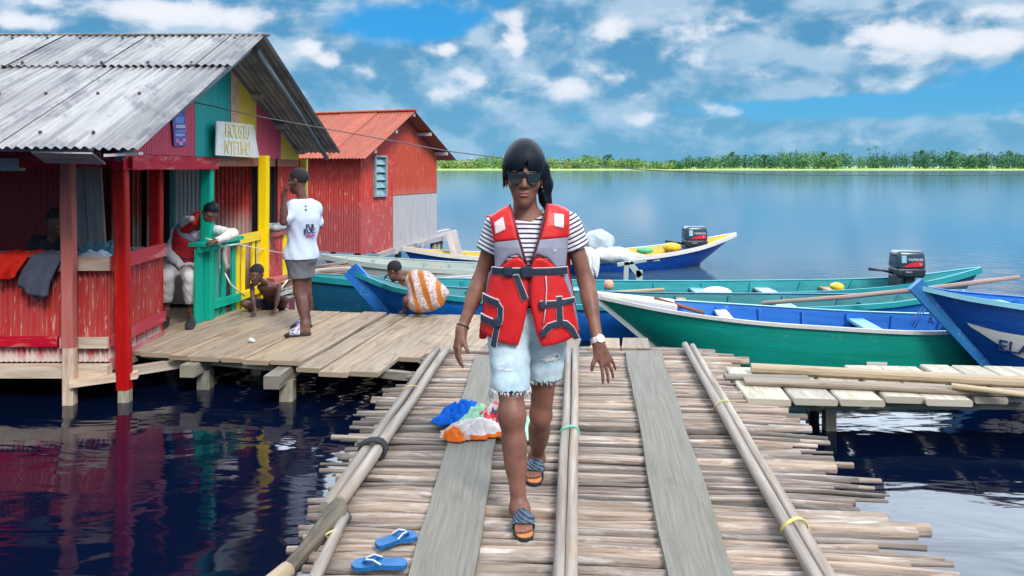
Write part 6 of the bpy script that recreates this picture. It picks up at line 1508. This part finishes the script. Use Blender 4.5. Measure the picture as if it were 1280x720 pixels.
garment('reflective_patch',[('c',tuple(g['shR']*.5+g['neck']*.5+np.array((-.015,-.085,.02))),tuple(g['neck']+np.array((-.06,-.085,.035))),.03,.028,.02)],.005,.006,M_trim,lvst,[],.0)
for kk in (.13,.21):
    p0=g['pel']+ax*kk; garment('vest_strap',vr,.006,.036,M_web,lvst,[(tuple(p0),tuple(-ax)),(tuple(p0+ax*.022),tuple(ax))],.0)
for k in 'LR': sandal(g['he'+k]+np.array((0,0,.012)),g['to'+k]+np.array((0,0,.012)),g['an'+k],.96,M_sole2,M_sole2,M_sole2,wl,.006)

# crouching boy
D=8.28
J=dict(pel=at(341,378,D+.28),chest=at(335,362,D+.02),neck=at(330,350,D-.10),lat=(.95,.2,-.05),
  shL=at(349,357,D-.02),elL=at(347,372,D-.10),wrL=at(344,383,D-.16),shR=at(315,357,D-.10),elR=at(316,373,D-.18),wrR=at(319,384,D-.22),
  hiL=at(346,378,D+.25),knL=at(357,375,D+.0),anL=at(351,388,D+.22),hiR=at(331,380,D+.24),knR=at(306,380,D-.02),anR=at(322,390,D+.10))
J.update(heL=V(*at(352,389,D+.26).xy,.02),toL=V(*at(362,390,D+.12).xy,.015),heR=V(*at(328,390,D+.16).xy,.02),toR=V(*at(314,391,D+.04).xy,.015))
for k in ('wrL','wrR'): J[k].z=.05
cb,g,T,A,HPc,HRc,B=figure('bare-chested boy crouching on hands and feet at the far edge of the plank landing',(at(333,0,D).x,D,0),J,.62,SKIN2,.0065,(at(321,343,D-.16),(-.25,-.92,-.30),(0,-.1,1)),hands=dict(R=((-.2,-.9,-.35),(0,.3,-1),(.8,0,0),(.1,.15,.1)),L=((.0,-.95,-.35),(0,.3,-1),(-.8,0,0),(.1,.15,.1))),hs=.86,eyes=True)
garment('shorts',[('c',tuple(g['hiL']),tuple(g['hiL']*.4+g['knL']*.6),.062,.056,.03),('c',tuple(g['hiR']),tuple(g['hiR']*.4+g['knR']*.6),.062,.056,.03),('e',tuple(g['pel']),(.11,.085,.08),I3,.04)],.006,.004,plain('dark_shorts',(.03,.03,.045),.9,.2,20),cb,[],.003)

# girl in a brown and white dress leaning over the prow
D=8.05
J=dict(pel=at(528,356,D+.0),chest=at(512,346,D+.10),neck=at(501,343,D+.14),lat=(.25,.95,.05),
  shL=at(505,346,D+.26),elL=at(492,349,D+.36),wrL=at(488,342,D+.40),shR=at(503,348,D+.02),elR=at(490,347,D+.10),wrR=at(496,341,D+.28),
  hiL=at(527,362,D+.05),knL=at(519,378,D+.0),anL=at(522,392,D+.04),hiR=at(524,362,D-.05),knR=at(508,375,D-.08),anR=at(512,391,D+.06),calf=(.8,0,0))
J.update(heL=V(*at(524,394,D+.06).xy,.012),toL=V(*at(527,398,D-.06).xy,.012),heR=V(*at(511,394,D+.16).xy,.02),toR=V(*at(507,395,D+.06).xy,.012))
J['toL']=J['heL']+V(-.02,-.15,0); J['heL']=J['heL']+V(.01,.02,.0); J['anL']=J['heL']+V(-.004,-.03,.06); J['toR']=J['heR']+V(-.08,-.11,-.008); J['anR']=J['heR']+V(-.02,-.02,.06)
gl,g,T,A,HPg,HRg,B=figure('small girl in brown and white dress bending over the prow of the blue canoe',(at(520,0,D).x,D,0),J,.68,SKIN2,.0065,(at(494,338,D+.16),(-.80,.35,-.45),(-.35,0,.9)),hands=dict(R=((-.3,.6,.3),(0,0,-1),(-1,0,0)),L=((-.6,.3,-.3),(0,0,-1),(1,0,0))),hs=.84)
m,nt,b=newmat('brown_white_print'); v=coord(nt); vo=nt.nodes.new('ShaderNodeTexVoronoi'); vo.inputs['Scale'].default_value=8; nt.links.new(mapping(nt,v,(1,.5,1),(0,0,0),(0,.6,0)),vo.inputs['Vector'])
wv=nt.nodes.new('ShaderNodeTexWave'); wv.inputs['Scale'].default_value=2.4; wv.inputs['Distortion'].default_value=7.5; wv.inputs['Detail'].default_value=1.5; wv.inputs['Detail Scale'].default_value=1.2; nt.links.new(mapping(nt,v,(1,.4,.8),(0,0,0),(0,.35,0)),wv.inputs['Vector'])
nn=noise(nt,v,45,3,.7)
c1=mixc(nt,ramp(nt,nn,.42,.60),(.60,.52,.52),(.34,.22,.20)); c1=mixc(nt,ramp(nt,wv.outputs['Fac'],.66,.72),c1,(.42,.135,.02))
nt.links.new(c1,b.inputs['Base Color']); b.inputs['Roughness'].default_value=.9; M_dress=m
pq=lambda px,py,D_:tuple(vec(at(px,py,D_))-B)
dr=[('c',pq(505,347,D+.13),pq(520,349,D+.06),.080,.095,.03),('c',pq(520,350,D+.05),pq(528,356,D+.0),.10,.14,.04),('c',pq(527,356,D),pq(541,369,D-.02),.135,.15,.05),('c',pq(524,356,D),pq(523,376,D-.03),.12,.125,.05),('c',pq(538,362,D),pq(533,377,D-.04),.12,.10,.05),('c',pq(545,362,D-.02),pq(558,367,D-.05),.075,.03,.03)]
garment('dress',dr,.0065,0,M_dress,gl,[],.008,None,26)

# dim figure behind the counter
D=7.0
J=dict(pel=at(66,352,D+.25),chest=at(66,318,D+.12),neck=at(67,292,D+.02),lat=(.96,.2,0),
  shL=at(84,300,D+.04),elL=at(92,318,D-.15),wrL=at(106,312,D-.32),shR=at(46,302,D+.1),elR=at(40,322,D-.1),wrR=at(62,322,D-.3),
  hiL=at(74,352,D+.2),knL=at(78,360,D-.15),anL=at(78,400,D-.1),hiR=at(58,352,D+.2),knR=at(54,360,D-.15),anR=at(54,400,D-.1))
J.update(heL=V(*J['anL'].xy,.0)+V(0,.04,0),toL=V(*J['anL'].xy,0)+V(0,-.18,0),heR=V(*J['anR'].xy,0)+V(0,.04,0),toR=V(*J['anR'].xy,0)+V(0,-.18,0))
dp,g,T,A,HPd,HRd,B=figure('person in dark clothes sitting in the shade behind the counter',(at(66,0,D).x,D,-.02),J,.95,SKIN2,.009,(at(69,277,D-.02),(.55,-.72,-.35),(.05,-.1,1)),hands=dict(L=((.9,-.3,.1),(0,0,-1),(0,-1,0)),R=((.8,-.4,0),(0,0,-1),(0,-1,0))))
garment('dark_top',T+A['armL'][:1]+A['armR'],.009,.02,plain('black_cloth',(.012,.016,.03),.85,.3,14),dp,[(tuple(g['neck']),(0,0,1))],.004)
garment('dark_trousers',A['legL']+A['legR'],.009,.015,plain('charcoal_cloth',(.03,.03,.04),.9,.2,14),dp,[((0,0,.1),(0,0,-1))],.003)
mb=MB(); c=at(66,356,D+.28); mb.board((c.x-.5,c.y,.36),(c.x+.4,c.y,.36),.3,.04); mb.board((c.x-.4,c.y,-.03),(c.x-.4,c.y,.34),.25,.05,(0,1,0)); mb.board((c.x+.3,c.y,-.03),(c.x+.3,c.y,.34),.25,.05,(0,1,0))
o=mb.build('bench',M_wgrey); tag(o,'plank seat under the dark figure behind the counter','bench')
